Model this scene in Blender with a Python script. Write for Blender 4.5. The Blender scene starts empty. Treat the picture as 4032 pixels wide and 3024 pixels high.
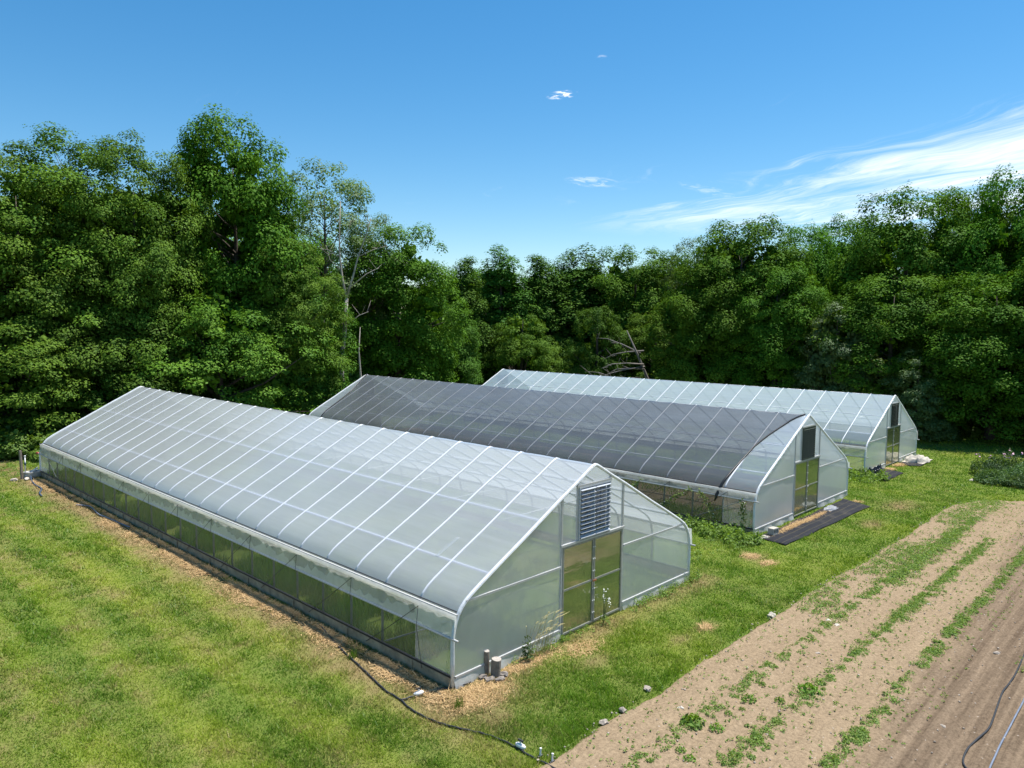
import bpy, math, random
import numpy as np
from mathutils import Matrix, Vector

random.seed(7)
RNG = np.random.default_rng(11)
S = bpy.context.scene
COL = S.collection
R = math.radians

# ------------------------------------------------------------------ camera
cam_d = bpy.data.cameras.new('camera')
cam_d.sensor_width = 36.0
cam_d.lens = 25.95
cam_d.clip_start = 0.1
cam_d.clip_end = 6000
cam = bpy.data.objects.new('camera', cam_d)
COL.objects.link(cam)
CAM = Vector((-9.667, -10.775, 7.337))
YAW, PIT, ROL = 0.8102, -0.0787, 0.0111
fw = Vector((math.sin(YAW)*math.cos(PIT), math.cos(YAW)*math.cos(PIT), math.sin(PIT)))
rt = Vector((math.cos(YAW), -math.sin(YAW), 0))
up = rt.cross(fw)
r2 = rt*math.cos(ROL)+up*math.sin(ROL)
u2 = -rt*math.sin(ROL)+up*math.cos(ROL)
cam.matrix_world = Matrix(((r2.x, u2.x, -fw.x, CAM.x), (r2.y, u2.y, -fw.y, CAM.y),
                           (r2.z, u2.z, -fw.z, CAM.z), (0, 0, 0, 1)))
S.camera = cam

# ------------------------------------------------------------------ light, sky
SUN_EL, SUN_AZ = R(69), math.atan2(0.96, -0.27)          # azimuth from +y towards +x
sd = Vector((math.sin(SUN_AZ)*math.cos(SUN_EL), math.cos(SUN_AZ)*math.cos(SUN_EL), math.sin(SUN_EL)))
sun_d = bpy.data.lights.new('sun', 'SUN')
sun_d.energy = 5.0
sun_d.angle = R(0.53)
sun_d.color = (1.0, 0.96, 0.89)
sun = bpy.data.objects.new('sun', sun_d)
COL.objects.link(sun)
sun.rotation_euler = sd.to_track_quat('Z', 'Y').to_euler()
sun.location = (30, -10, 60)

W = bpy.data.worlds.new('World')
S.world = W
W.use_nodes = True
S.view_settings.view_transform = 'Standard'
S.view_settings.look = 'None'
S.view_settings.exposure = 0.66
S.view_settings.gamma = 1.0
S.view_settings.use_curve_mapping = False
S.cycles.max_bounces = 8
S.cycles.diffuse_bounces = 3
S.cycles.transparent_max_bounces = 24
S.cycles.transmission_bounces = 6
S.cycles.sample_clamp_indirect = 6.0


class NT:
    """small node-tree writer"""
    def __init__(s, tree):
        s.t = tree
        s.t.nodes.clear()

    def n(s, kind, **kw):
        nd = s.t.nodes.new(kind)
        for k, v in kw.items():
            if k in ('ins',):
                for kk, vv in v.items():
                    s.put(nd.inputs[kk], vv)
            else:
                setattr(nd, k, v)
        return nd

    def put(s, sock, v):
        if isinstance(v, bpy.types.NodeSocket):
            s.t.links.new(v, sock)
        elif isinstance(v, bpy.types.Node):
            s.t.links.new(v.outputs[0], sock)
        else:
            if isinstance(v, (tuple, list)) and len(v) == 3 and sock.type == 'RGBA':
                v = (*v, 1)
            sock.default_value = v

    def math(s, op, a, b=0.0, clamp=False):
        nd = s.n('ShaderNodeMath', operation=op, use_clamp=clamp)
        s.put(nd.inputs[0], a)
        s.put(nd.inputs[1], b)
        return nd.outputs[0]

    def mix(s, f, a, b, blend='MIX'):
        nd = s.n('ShaderNodeMix', data_type='RGBA', blend_type=blend)
        s.put(nd.inputs[0], f)
        s.put(nd.inputs[6], a)
        s.put(nd.inputs[7], b)
        return nd.outputs[2]

    def ramp(s, f, stops):
        nd = s.n('ShaderNodeValToRGB')
        e = nd.color_ramp.elements
        while len(e) < len(stops):
            e.new(0.5)
        for el, (p, c) in zip(e, stops):
            el.position = p
            el.color = (*c, 1) if isinstance(c, (tuple, list)) else (c, c, c, 1)
        s.put(nd.inputs[0], f)
        return nd.outputs[0]

    def noise(s, vec, scale, detail=4, rough=0.55, dist=0.0):
        nd = s.n('ShaderNodeTexNoise')
        s.put(nd.inputs['Vector'], vec)
        nd.inputs['Scale'].default_value = scale
        nd.inputs['Detail'].default_value = detail
        nd.inputs['Roughness'].default_value = rough
        nd.inputs['Distortion'].default_value = dist
        return nd.outputs[0]

    def mapping(s, vec, loc=(0, 0, 0), rot=(0, 0, 0), sc=(1, 1, 1)):
        nd = s.n('ShaderNodeMapping')
        s.put(nd.inputs[0], vec)
        nd.inputs[1].default_value = loc
        nd.inputs[2].default_value = rot
        nd.inputs[3].default_value = sc
        return nd.outputs[0]

    def attr(s, name):
        return s.n('ShaderNodeAttribute', attribute_name=name).outputs['Fac']

    def mixs(s, f, a, b):
        nd = s.n('ShaderNodeMixShader')
        s.put(nd.inputs[0], f)
        s.put(nd.inputs[1], a)
        s.put(nd.inputs[2], b)
        return nd.outputs[0]


def sheen(q, f0, nrm=None):
    """Schlick reflectance of a thin sheet, alike from both of its sides; also |cos| of the angle"""
    g = q.n('ShaderNodeNewGeometry')
    d = q.n('ShaderNodeVectorMath', operation='DOT_PRODUCT', ins={0: nrm if nrm is not None else g.outputs['Normal'], 1: g.outputs['Incoming']})
    c = q.math('ABSOLUTE', d.outputs['Value'])
    return q.math('ADD', f0, q.math('MULTIPLY', 1-f0, q.math('POWER', q.math('SUBTRACT', 1.0, c, True), 5.0)), True), c


# sky: Nishita + a thin layer of cirrus, laid out on a flat layer above the place
n = NT(W.node_tree)
sky = n.n('ShaderNodeTexSky', sky_type='NISHITA', sun_disc=False, sun_elevation=SUN_EL, sun_rotation=SUN_AZ,
          altitude=50, air_density=1.0, dust_density=0.2, ozone_density=2.2)
tc = n.n('ShaderNodeTexCoord').outputs['Generated']
sep = n.n('ShaderNodeSeparateXYZ', ins={0: tc})
zz = n.math('MAXIMUM', sep.outputs[2], 0.02)
px = n.math('DIVIDE', sep.outputs[0], zz)
py = n.math('DIVIDE', sep.outputs[1], zz)
comb = n.n('ShaderNodeCombineXYZ', ins={0: px, 1: py}).outputs[0]
# the band of cirrus runs across the layer: AC measures across it, AL along it
AC = n.math('ADD', n.math('MULTIPLY', px, .90), n.math('MULTIPLY', py, -.43))
AL = n.math('ADD', n.math('MULTIPLY', px, .43), n.math('MULTIPLY', py, .90))
AC = n.math('ADD', AC, n.math('MULTIPLY', n.math('SUBTRACT', n.noise(comb, .55, 3, .5), .5), 1.5))
band = n.n('ShaderNodeCombineXYZ', ins={0: AC, 1: AL}).outputs[0]
edge = n.n('ShaderNodeMapRange', interpolation_type='SMOOTHSTEP', ins={0: AC, 1: 2.6, 2: 4.0, 3: 0, 4: 1}).outputs[0]
wisp = n.noise(n.mapping(band, sc=(2.6, .55, 1)), 1.0, 10, .66, .5)
wisp2 = n.noise(n.mapping(band, loc=(5, 3, 0), sc=(.8, .25, 1)), 1.0, 6, .6, .4)
cl = n.math('ADD', n.math('MULTIPLY', wisp, 1.1), n.math('MULTIPLY', wisp2, .7))
cl = n.math('ADD', cl, n.math('MULTIPLY', edge, .36))
cl = n.n('ShaderNodeMapRange', interpolation_type='SMOOTHSTEP', ins={0: cl, 1: 1.03, 2: 1.55, 3: 0, 4: 1}).outputs[0]
cl = n.math('MULTIPLY', cl, n.n('ShaderNodeMapRange', interpolation_type='SMOOTHSTEP', ins={0: AL, 1: 4.6, 2: 7.4, 3: 1, 4: 0}).outputs[0])
# a few lone shreds
shred = n.noise(comb, 24.0, 6, .62, .6)
shred2 = n.noise(n.mapping(comb, sc=(1, 1.6, 1)), 9.0, 6, .62, .6)
for (sx_, sy_, rx_, ry_, k_) in ((2.52, 2.12, .034, .05, 1.5), (4.15, 3.2, .15, .10, .55), (2.27, 1.72, .014, .014, .3), (5.0, 2.75, .3, .06, .3)):
    ex = n.math('DIVIDE', n.math('SUBTRACT', px, sx_), rx_)
    ey = n.math('DIVIDE', n.math('SUBTRACT', py, sy_), ry_)
    d2 = n.math('ADD', n.math('MULTIPLY', ex, ex), n.math('MULTIPLY', ey, ey))
    g_ = n.math('MULTIPLY', n.math('SUBTRACT', 1.0, n.math('MULTIPLY', d2, .35), True), k_)
    g_ = n.math('MULTIPLY', g_, n.n('ShaderNodeMapRange', interpolation_type='SMOOTHSTEP', ins={0: shred if rx_ < .1 else shred2, 1: .42, 2: .66, 3: 0, 4: 1}).outputs[0])
    cl = n.math('MAXIMUM', cl, g_)
hi = n.n('ShaderNodeMapRange', ins={0: sep.outputs[2], 1: .0, 2: .06, 3: 0, 4: 1}).outputs[0]
cl = n.math('MULTIPLY', n.math('MULTIPLY', cl, hi), .9)
hs_ = n.n('ShaderNodeHueSaturation', ins={'Hue': .493, 'Saturation': 1.36, 'Color': sky.outputs[0]})
skyc = n.mix(cl, hs_.outputs[0], (8.6, 8.9, 9.4))
bg = n.n('ShaderNodeBackground', ins={0: skyc, 1: 0.097})
n.n('ShaderNodeOutputWorld', ins={0: bg.outputs[0]})


# ------------------------------------------------------------------ materials
def mat(name):
    m = bpy.data.materials.new(name)
    m.use_nodes = True
    return m, NT(m.node_tree)


def principled(name, col, rough=.6, metal=0.0, noise_amt=.15, scale=8.0, bump=0.0, bscale=30.0, spec=.5):
    m, q = mat(name)
    tco = q.n('ShaderNodeTexCoord').outputs['Object']
    f = q.noise(tco, scale, 5, .6)
    lo = tuple(c*(1-noise_amt) for c in col)
    hi_ = tuple(min(1, c*(1+noise_amt)) for c in col)
    c = q.ramp(f, [(.3, lo), (.7, hi_)])
    b = q.n('ShaderNodeBsdfPrincipled', ins={'Base Color': c, 'Roughness': rough, 'Metallic': metal, 'Specular IOR Level': spec})
    if bump:
        h = q.noise(tco, bscale, 5, .6)
        bp = q.n('ShaderNodeBump', ins={'Strength': bump, 'Distance': .02, 'Height': h})
        q.put(b.inputs['Normal'], bp.outputs[0])
    q.n('ShaderNodeOutputMaterial', ins={0: b.outputs[0]})
    return m


def film(name, clear, tint=(.93, .95, .96), gloss=.16, spec_mul=1.0, streak=(1, 1, 1), dirt=.12, bump=.06, wscale=2.0, slant=.35):
    """polyethylene sheet: part clear, part milky, with a soft sheen"""
    m, q = mat(name)
    tco = q.n('ShaderNodeTexCoord').outputs['Object']
    f = q.noise(q.mapping(tco, sc=streak), 1.3, 6, .62)
    f2 = q.noise(tco, .35, 4, .6)
    fac = q.math('ADD', clear, q.math('MULTIPLY', q.math('SUBTRACT', q.math('ADD', q.math('MULTIPLY', f, .6), q.math('MULTIPLY', f2, .4)), .5), dirt*2.4), True)
    w = q.noise(q.mapping(tco, sc=(1, .6, 1)), wscale, 4, .55)
    bp = q.n('ShaderNodeBump', ins={'Strength': bump, 'Distance': .05, 'Height': w})
    tr = q.n('ShaderNodeBsdfTransparent', ins={0: (.93, .95, .95)})
    df = q.n('ShaderNodeBsdfDiffuse', ins={0: tint, 'Normal': bp.outputs[0]})
    tl = q.n('ShaderNodeBsdfTranslucent', ins={0: tint, 'Normal': bp.outputs[0]})
    milk = q.mixs(.6, df.outputs[0], tl.outputs[0])
    fr, cosv = sheen(q, .05, bp.outputs[0])
    fac = q.math('MULTIPLY', fac, q.math('POWER', q.math('MAXIMUM', cosv, .02), slant), True)
    base = q.mixs(fac, milk, tr.outputs[0])
    gl = q.n('ShaderNodeBsdfGlossy', ins={0: (1, 1, 1), 1: gloss, 'Normal': bp.outputs[0]})
    out = q.mixs(q.math('MULTIPLY', fr, spec_mul, True), base, gl.outputs[0])
    q.n('ShaderNodeOutputMaterial', ins={0: out})
    return m


def leafmat(name, col_a, col_b, trans=.35, gloss=.06, yellow=None):
    m, q = mat(name)
    t = q.attr('tint')
    oi = q.n('ShaderNodeObjectInfo').outputs['Random']
    c = q.mix(t, col_a, col_b)
    hs = q.n('ShaderNodeHueSaturation', ins={'Hue': q.math('ADD', .488, q.math('MULTIPLY', oi, .024)), 'Saturation': 1.0,
                                             'Value': q.math('ADD', .86, q.math('MULTIPLY', oi, .28)), 'Color': c})
    c = hs.outputs[0]
    df = q.n('ShaderNodeBsdfDiffuse', ins={0: c})
    tl = q.n('ShaderNodeBsdfTranslucent', ins={0: q.mix(1.0, c, (1.25, 1.2, .55), 'MULTIPLY')})
    b = q.mixs(trans, df.outputs[0], tl.outputs[0])
    g = q.n('ShaderNodeBsdfGlossy', ins={0: (.9, .95, 1), 1: .6})
    b = q.mixs(gloss*.35, b, g.outputs[0])
    q.n('ShaderNodeOutputMaterial', ins={0: b})
    return m


def grassmat(name, blade):
    """lawn colour from the painted-in dryness / yellowness of each spot"""
    m, q = mat(name)
    dry, yel = q.attr('dry'), q.attr('yel')
    t = q.attr('tint')
    geo = q.n('ShaderNodeNewGeometry').outputs['Position']
    big = q.noise(geo, .5, 4, .6)
    fine = q.noise(geo, 9.0, 4, .7)
    v = t if blade else fine
    g = q.mix(v, (.058, .148, .008), (.185, .325, .020))
    g = q.mix(yel, g, q.mix(v, (.185, .275, .016), (.37, .44, .046)))
    d = q.mix(v, (.21, .15, .065), (.46, .34, .17))
    c = q.mix(dry, g, d)
    c = q.mix(q.math('MULTIPLY', q.math('SUBTRACT', big, .5, True), .5), c, (.30, .36, .04))
    df = q.n('ShaderNodeBsdfDiffuse', ins={0: c})
    if blade:
        tl = q.n('ShaderNodeBsdfTranslucent', ins={0: c})
        b = q.mixs(.4, df.outputs[0], tl.outputs[0])
        gl = q.n('ShaderNodeBsdfGlossy', ins={0: (.9, .95, 1), 1: .45})
        b = q.mixs(.012, b, gl.outputs[0])
    else:
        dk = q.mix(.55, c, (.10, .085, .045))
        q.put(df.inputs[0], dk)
        b = df.outputs[0]
    q.n('ShaderNodeOutputMaterial', ins={0: b})
    return m


def soilmat(name, a, b_, furrow=False):
    m, q = mat(name)
    geo = q.n('ShaderNodeNewGeometry').outputs['Position']
    f = q.noise(q.mapping(geo, sc=(.35, 1.6, 1)), 1.2, 6, .65)
    f2 = q.noise(geo, 16.0, 6, .75)
    c = q.mix(f, a, b_)
    if furrow:
        # damp, freshly worked soil on the far side of the third weed row
        sp = q.n('ShaderNodeSeparateXYZ', ins={0: geo})
        yy = q.math('ADD', sp.outputs[1], q.math('MULTIPLY', q.math('SUBTRACT', q.noise(geo, .6, 4), .5), 1.4))
        wet = q.n('ShaderNodeMapRange', interpolation_type='SMOOTHSTEP', ins={0: q.math('SUBTRACT', yy, q.math('MULTIPLY', sp.outputs[0], .045)), 1: -6.5, 2: -7.7, 3: 0, 4: 1}).outputs[0]
        st = q.ramp(q.noise(q.mapping(geo, sc=(.10, 3.6, 1)), 1.5, 6, .65), [(.32, 0.0), (.68, 1.0)])
        dark = q.mix(st, (.105, .075, .051), (.245, .182, .124))
        c = q.mix(wet, c, dark)
    c = q.mix(.8, c, q.ramp(f2, [(.3, .25), (.7, .72)]), 'OVERLAY')
    peb = q.n('ShaderNodeTexVoronoi', ins={'Vector': geo, 'Scale': 7.0})
    pm = q.math('LESS_THAN', peb.outputs['Distance'], .13)
    pm = q.math('MULTIPLY', pm, q.math('GREATER_THAN', q.n('ShaderNodeSeparateColor', ins={0: peb.outputs['Color']}).outputs[0], .8))
    c = q.mix(q.math('MULTIPLY', pm, .6), c, (.42, .36, .30))
    bp = q.n('ShaderNodeBump', ins={'Strength': .6, 'Distance': .03, 'Height': q.math('ADD', f2, q.noise(geo, 60, 3, .7))})
    df = q.n('ShaderNodeBsdfDiffuse', ins={0: c, 'Normal': bp.outputs[0]})
    q.n('ShaderNodeOutputMaterial', ins={0: df.outputs[0]})
    return m


M = {}
M['film1'] = film('milky_film', .50, slant=.75, tint=(.82, .85, .91), gloss=.2, spec_mul=1.25, streak=(5, .35, 5), dirt=.24, bump=.18)
M['film2'] = film('hazy_film', .78, tint=(.78, .89, 1.0), spec_mul=1.5, slant=.5, gloss=.12, streak=(3, .4, 3), dirt=.16, bump=.22)
M['film3'] = film('clear_film', .84, tint=(.78, .89, 1.0), spec_mul=1.6, slant=.5, gloss=.10, streak=(3, .4, 3), dirt=.10, bump=.05)
M['wall1'] = film('end_film', .50, slant=.15, tint=(.72, .75, .77), gloss=.22, streak=(1, 1, .4), dirt=.10, bump=.10, wscale=1.2)
M['wall2'] = film('end_film_milky', .36, tint=(.92, .94, .94), gloss=.2, streak=(1, 1, .4), dirt=.08, bump=.10, wscale=1.2)
M['curtain'] = film('curtain_film', .30, tint=(.84, .84, .83), gloss=.2, streak=(3, 6, 3), dirt=.2, bump=.35, wscale=7)
M['curtain2'] = film('clear_curtain_film', .52, tint=(.80, .83, .85), gloss=.2, streak=(3, 6, 3), dirt=.2, bump=.35, wscale=7)
M['sidefilm'] = film('side_panel_film', .74, slant=.15, tint=(.66, .70, .68), gloss=.2, streak=(1, 1, .4), dirt=.16, bump=.2, wscale=2)
M['galv'] = principled('galvanised_steel', (.62, .64, .66), .42, .55, .1, 14)
M['rib'] = principled('galvanised_rib', (.54, .57, .61), .4, 0, .04, 5)
M['shadedpipe'] = principled('shaded_steel', (.20, .21, .21), .6, .3, .15, 14)  # galvanised pipe again, with the shade inside the walls put into its colour
M['wrap'] = principled('white_film_wrap', (.62, .64, .66), .4, 0, .12, 9, .4, 25)
M['doorframe'] = principled('door_frame_metal', (.27, .27, .24), .5, .2, .15, 14)
M['alu'] = principled('aluminium_trim', (.46, .46, .45), .5, .2, .12, 20)
M['wood'] = principled('weathered_board', (.36, .27, .17), .85, 0, .35, 4, .4, 40)
M['post'] = principled('grey_timber', (.21, .175, .14), .85, 0, .35, 6, .5, 35)
M['cut'] = principled('cut_timber_end', (.36, .32, .28), .8, 0, .3, 30, .4, 60)
M['black'] = principled('black_rubber', (.022, .023, .026), .5, 0, .2, 12)
M['blue'] = principled('blue_hose', (.05, .08, .13), .45, 0, .2, 12)
M['greyhose'] = principled('blue_grey_line', (.16, .19, .25), .5, 0, .2, 12)
M['pvc'] = principled('white_pvc', (.80, .80, .79), .35, 0, .05, 12)
M['stone'] = principled('field_stone', (.34, .29, .24), .85, 0, .4, 9, .5, 30)
M['pale_stone'] = principled('pale_stone', (.50, .45, .38), .85, 0, .3, 9, .5, 30)
M['block'] = principled('concrete_block', (.42, .39, .34), .9, 0, .12, 16, .4, 60)
M['lump'] = principled('broken_concrete', (.20, .175, .155), .95, 0, .3, 14, .5, 50)
M['cloth'] = principled('white_row_cover', (.46, .42, .36), .9, 0, .15, 6, .5, 20)
M['bag'] = principled('black_plastic_bag', (.015, .015, .018), .3, 0, .3, 10, .4, 20)
M['greycloth'] = principled('grey_plastic_sheet', (.22, .23, .25), .5, 0, .2, 8, .4, 20)
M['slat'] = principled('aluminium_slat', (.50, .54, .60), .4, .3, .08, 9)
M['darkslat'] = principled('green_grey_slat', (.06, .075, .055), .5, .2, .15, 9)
M['bark'] = principled('tree_bark', (.085, .068, .052), .9, 0, .4, 3, .6, 14)
M['dead'] = principled('bleached_dead_wood', (.36, .32, .28), .9, 0, .35, 3, .5, 14)
M['greydead'] = principled('grey_dead_branch', (.17, .155, .14), .9, 0, .3, 4)
M['stem'] = principled('green_stem', (.10, .14, .04), .7)
M['petal'] = principled('white_petal', (.85, .85, .82), .6)
M['pink'] = principled('pink_petal', (.55, .30, .40), .6)
M['red'] = principled('rusty_red_metal', (.30, .05, .03), .5, .2, .3)
M['pale_tub'] = principled('grey_tub', (.46, .46, .45), .45, 0, .15, 5)
M['rust'] = principled('rusty_latch', (.30, .12, .05), .6, .3, .3)
M['maple'] = leafmat('maple_leaf', (.034, .104, .007), (.122, .250, .018), .20, .02)
M['ash'] = leafmat('ash_leaf', (.042, .114, .010), (.152, .270, .027), .20, .02)
M['poplar'] = leafmat('poplar_leaf', (.032, .094, .010), (.112, .210, .024), .20, .02)
M['airy'] = leafmat('airy_leaf', (.060, .115, .022), (.165, .245, .055), .36, .08)
M['olive'] = leafmat('olive_leaf', (.055, .105, .022), (.145, .220, .055), .32, .08)
M['shrub'] = leafmat('shrub_leaf', (.055, .125, .012), (.185, .30, .032), .38, .05)
M['weed'] = leafmat('weed_leaf', (.085, .165, .018), (.230, .370, .055), .38, .05)
M['field_weed'] = leafmat('field_weed_leaf', (.105, .175, .032), (.26, .37, .085), .35, .04)
M['dark_herb'] = leafmat('garden_leaf', (.028, .070, .016), (.085, .160, .036), .35, .05)
M['vine'] = leafmat('vine_leaf', (.09, .14, .03), (.22, .28, .08), .38, .05)
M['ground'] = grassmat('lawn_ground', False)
M['grass'] = grassmat('grass_blade', True)
M['soil'] = soilmat('field_soil', (.232, .168, .106), (.330, .250, .163), True)
M['bed'] = soilmat('greenhouse_soil', (.11, .085, .055), (.17, .13, .085))

# straw: tan stalks
m, q = mat('straw')
b = q.n('ShaderNodeBsdfDiffuse', ins={0: q.mix(q.attr('tint'), (.31, .19, .085), (.66, .47, .25))})
q.n('ShaderNodeOutputMaterial', ins={0: b.outputs[0]})
M['straw'] = m

# woven ground cloth with its thin yellow marker lines (they run along the cloth)
m, q = mat('woven_ground_cloth')
tco = q.n('ShaderNodeTexCoord').outputs['Object']
sp = q.n('ShaderNodeSeparateXYZ', ins={0: tco})
ph = q.math('FRACT', q.math('ADD', q.math('MULTIPLY', sp.outputs[1], 3.3), q.math('MULTIPLY', q.noise(tco, .8, 2), .25)))
ln = q.math('LESS_THAN', ph, .045)
c = q.mix(q.math('MULTIPLY', ln, .8), q.mix(q.noise(tco, 5, 5), (.012, .013, .017), (.028, .030, .037)), (.14, .12, .06))
dust = q.math('SUBTRACT', q.noise(tco, 1.5, 6, .7), .52, True)
c = q.mix(q.math('MULTIPLY', dust, 1.0, True), c, (.20, .17, .13))
b = q.n('ShaderNodeBsdfPrincipled', ins={'Base Color': c, 'Roughness': .75, 'Specular IOR Level': .12})
q.n('ShaderNodeOutputMaterial', ins={0: b.outputs[0]})
M['mat'] = m

# insect screen and shade cloth: fine mesh, dark threads with open holes
def meshcloth(name, col, open_, transl=.3, noise=.12):
    m, q = mat(name)
    tco = q.n('ShaderNodeTexCoord').outputs['Object']
    f = q.noise(q.mapping(tco, sc=(1, .5, 1)), .9, 5, .6)
    fac = q.math('ADD', open_, q.math('MULTIPLY', q.math('SUBTRACT', f, .5), noise*2), True)
    df = q.n('ShaderNodeBsdfDiffuse', ins={0: col})
    tl = q.n('ShaderNodeBsdfTranslucent', ins={0: col})
    g = q.n('ShaderNodeBsdfGlossy', ins={0: (1, 1, 1), 1: .35})
    fr, _c = sheen(q, .04)
    solid = q.mixs(transl, df.outputs[0], tl.outputs[0])
    solid = q.mixs(q.math('MULTIPLY', fr, .8, True), solid, g.outputs[0])
    tr = q.n('ShaderNodeBsdfTransparent')
    q.n('ShaderNodeOutputMaterial', ins={0: q.mixs(fac, solid, tr.outputs[0])})
    return m


M['shade'] = meshcloth('black_shade_cloth', (.046, .051, .062), .55)
M['hem'] = meshcloth('shade_cloth_hem', (.03, .031, .033), .08)
M['ventshade'] = meshcloth('vent_gap_shade', (.10, .11, .125), .30)  # dark tone standing in for the shade between the near vent's slats
M['screen'] = meshcloth('insect_screen', (.20, .22, .18), .80)

# twin-wall door sheet
m, q = mat('door_polycarbonate')
tco = q.n('ShaderNodeTexCoord').outputs['Object']
w = q.noise(q.mapping(tco, sc=(1, 1, 5)), 1.1, 3, .5)
bp = q.n('ShaderNodeBump', ins={'Strength': .12, 'Distance': .05, 'Height': w})
tr = q.n('ShaderNodeBsdfTransparent', ins={0: (.62, .64, .42)})
df = q.n('ShaderNodeBsdfDiffuse', ins={0: (.32, .34, .19)})
tl = q.n('ShaderNodeBsdfTranslucent', ins={0: (.42, .45, .25)})
base = q.mixs(.5, q.mixs(.5, df.outputs[0], tl.outputs[0]), tr.outputs[0])
gl = q.n('ShaderNodeBsdfGlossy', ins={0: (1, 1, .95), 1: .10, 'Normal': bp.outputs[0]})
fr, _c = sheen(q, .14, bp.outputs[0])
q.n('ShaderNodeOutputMaterial', ins={0: q.mixs(q.math('ADD', fr, .12, True), base, gl.outputs[0])})
M['door'] = m


# ------------------------------------------------------------------ object helpers
def tag(o, label=None, cat=None, group=None, kind=None):
    if label: o['label'] = label
    if cat: o['category'] = cat
    if group: o['group'] = group
    if kind: o['kind'] = kind
    return o


def empty(name, loc=(0, 0, 0), rz=0.0):
    o = bpy.data.objects.new(name, None)
    o.empty_display_size = .3
    o.location = loc
    o.rotation_euler = (0, 0, rz)
    COL.objects.link(o)
    return o


def link(name, me, parent=None, loc=None, rot=None):
    o = bpy.data.objects.new(name, me)
    COL.objects.link(o)
    if parent is not None:
        o.parent = parent
    if loc is not None:
        o.location = loc
    if rot is not None:
        o.rotation_euler = rot
    return o


def mesh(name, verts, faces, material, smooth=False):
    me = bpy.data.meshes.new(name)
    me.from_pydata([tuple(v) for v in verts], [], faces)
    me.materials.append(material)
    if smooth:
        me.polygons.foreach_set('use_smooth', [True]*len(me.polygons))
    me.update()
    return me


def npmesh(name, V, F, material, attrs=None, smooth=False):
    """V (N,3), F (K,3|4) arrays, attrs {name: (N,)}"""
    me = bpy.data.meshes.new(name)
    V = np.ascontiguousarray(V, np.float32)
    F = np.ascontiguousarray(F, np.int32)
    k = F.shape[1]
    me.vertices.add(len(V))
    me.vertices.foreach_set('co', V.ravel())
    me.loops.add(F.size)
    me.loops.foreach_set('vertex_index', F.ravel())
    me.polygons.add(len(F))
    me.polygons.foreach_set('loop_start', np.arange(0, F.size, k, dtype=np.int32))
    me.polygons.foreach_set('loop_total', np.full(len(F), k, np.int32))
    if smooth:
        me.polygons.foreach_set('use_smooth', np.ones(len(F), bool))
    me.materials.append(material)
    for a, val in (attrs or {}).items():
        at = me.attributes.new(a, 'FLOAT', 'POINT')
        at.data.foreach_set('value', np.ascontiguousarray(val, np.float32))
    me.update(calc_edges=True)
    return me


class MB:
    """collects boxes and tubes"""
    def __init__(s):
        s.v, s.f = [], []

    def add(s, v, f):
        o = len(s.v)
        s.v += [tuple(p) for p in v]
        s.f += [tuple(i+o for i in q) for q in f]
        return s

    def box(s, a, b):
        x0, y0, z0 = a
        x1, y1, z1 = b
        v = [(x0, y0, z0), (x1, y0, z0), (x1, y1, z0), (x0, y1, z0), (x0, y0, z1), (x1, y0, z1), (x1, y1, z1), (x0, y1, z1)]
        return s.add(v, [(0, 3, 2, 1), (4, 5, 6, 7), (0, 1, 5, 4), (1, 2, 6, 5), (2, 3, 7, 6), (3, 0, 4, 7)])

    def tube(s, pts, rad, sides=6, cap=True):
        pts = [Vector(p) for p in pts]
        k = len(pts)
        rad = [rad]*k if isinstance(rad, (int, float)) else rad
        v, f = [], []
        ref = Vector((0, 0, 1))
        prev = None
        for i, p in enumerate(pts):
            d = (pts[min(i+1, k-1)]-pts[max(i-1, 0)])
            d = d.normalized() if d.length > 1e-9 else Vector((0, 0, 1))
            if prev is None:
                a = d.cross(ref)
                if a.length < 1e-3:
                    a = d.cross(Vector((0, 1, 0)))
                a.normalize()
            else:
                a = prev-d*prev.dot(d)
                a.normalize()
            prev = a
            c = d.cross(a)
            for j in range(sides):
                t = 2*math.pi*j/sides
                v.append(p+(a*math.cos(t)+c*math.sin(t))*rad[i])
        for i in range(k-1):
            for j in range(sides):
                j2 = (j+1) % sides
                f.append((i*sides+j, i*sides+j2, (i+1)*sides+j2, (i+1)*sides+j))
        if cap:
            f.append(tuple(range(sides-1, -1, -1)))
            f.append(tuple((k-1)*sides+j for j in range(sides)))
        return s.add(v, f)

    def mesh(s, name, material, smooth=False):
        return mesh(name, s.v, s.f, material, smooth)

    def obj(s, name, material, parent=None, smooth=False, loc=None):
        return link(name, s.mesh(name, material, smooth), parent, loc)


def vnoise(x, y, seed=0, octaves=4, f0=1.0, gain=.5):
    """smooth value noise 0..1 on arrays"""
    out = np.zeros_like(x, dtype=np.float64)
    amp, tot, f = 1.0, 0.0, f0
    for o in range(octaves):
        X, Y = x*f+17.3*o+seed*3.7, y*f-9.1*o+seed*5.3
        xi, yi = np.floor(X).astype(np.int64), np.floor(Y).astype(np.int64)
        u, v = X-xi, Y-yi
        u, v = u*u*(3-2*u), v*v*(3-2*v)

        def h(a, b):
            t = np.sin(a*127.1+b*311.7+seed*74.7+o*13.3)*43758.5453
            return t-np.floor(t)
        val = (h(xi, yi)*(1-u)+h(xi+1, yi)*u)*(1-v)+(h(xi, yi+1)*(1-u)+h(xi+1, yi+1)*u)*v
        out += amp*val
        tot += amp
        amp *= gain
        f *= 2.03
    return out/tot


def sstep(x, a, b):
    t = np.clip((x-a)/(b-a), 0, 1)
    return t*t*(3-2*t)


# ------------------------------------------------------------------ layout
HOUSES = [(0.0, 0.0, 0.0, 29.26), (15.22, 0.85, -0.09, 30.13), (31.28, 2.33, -0.38, 31.3)]


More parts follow.
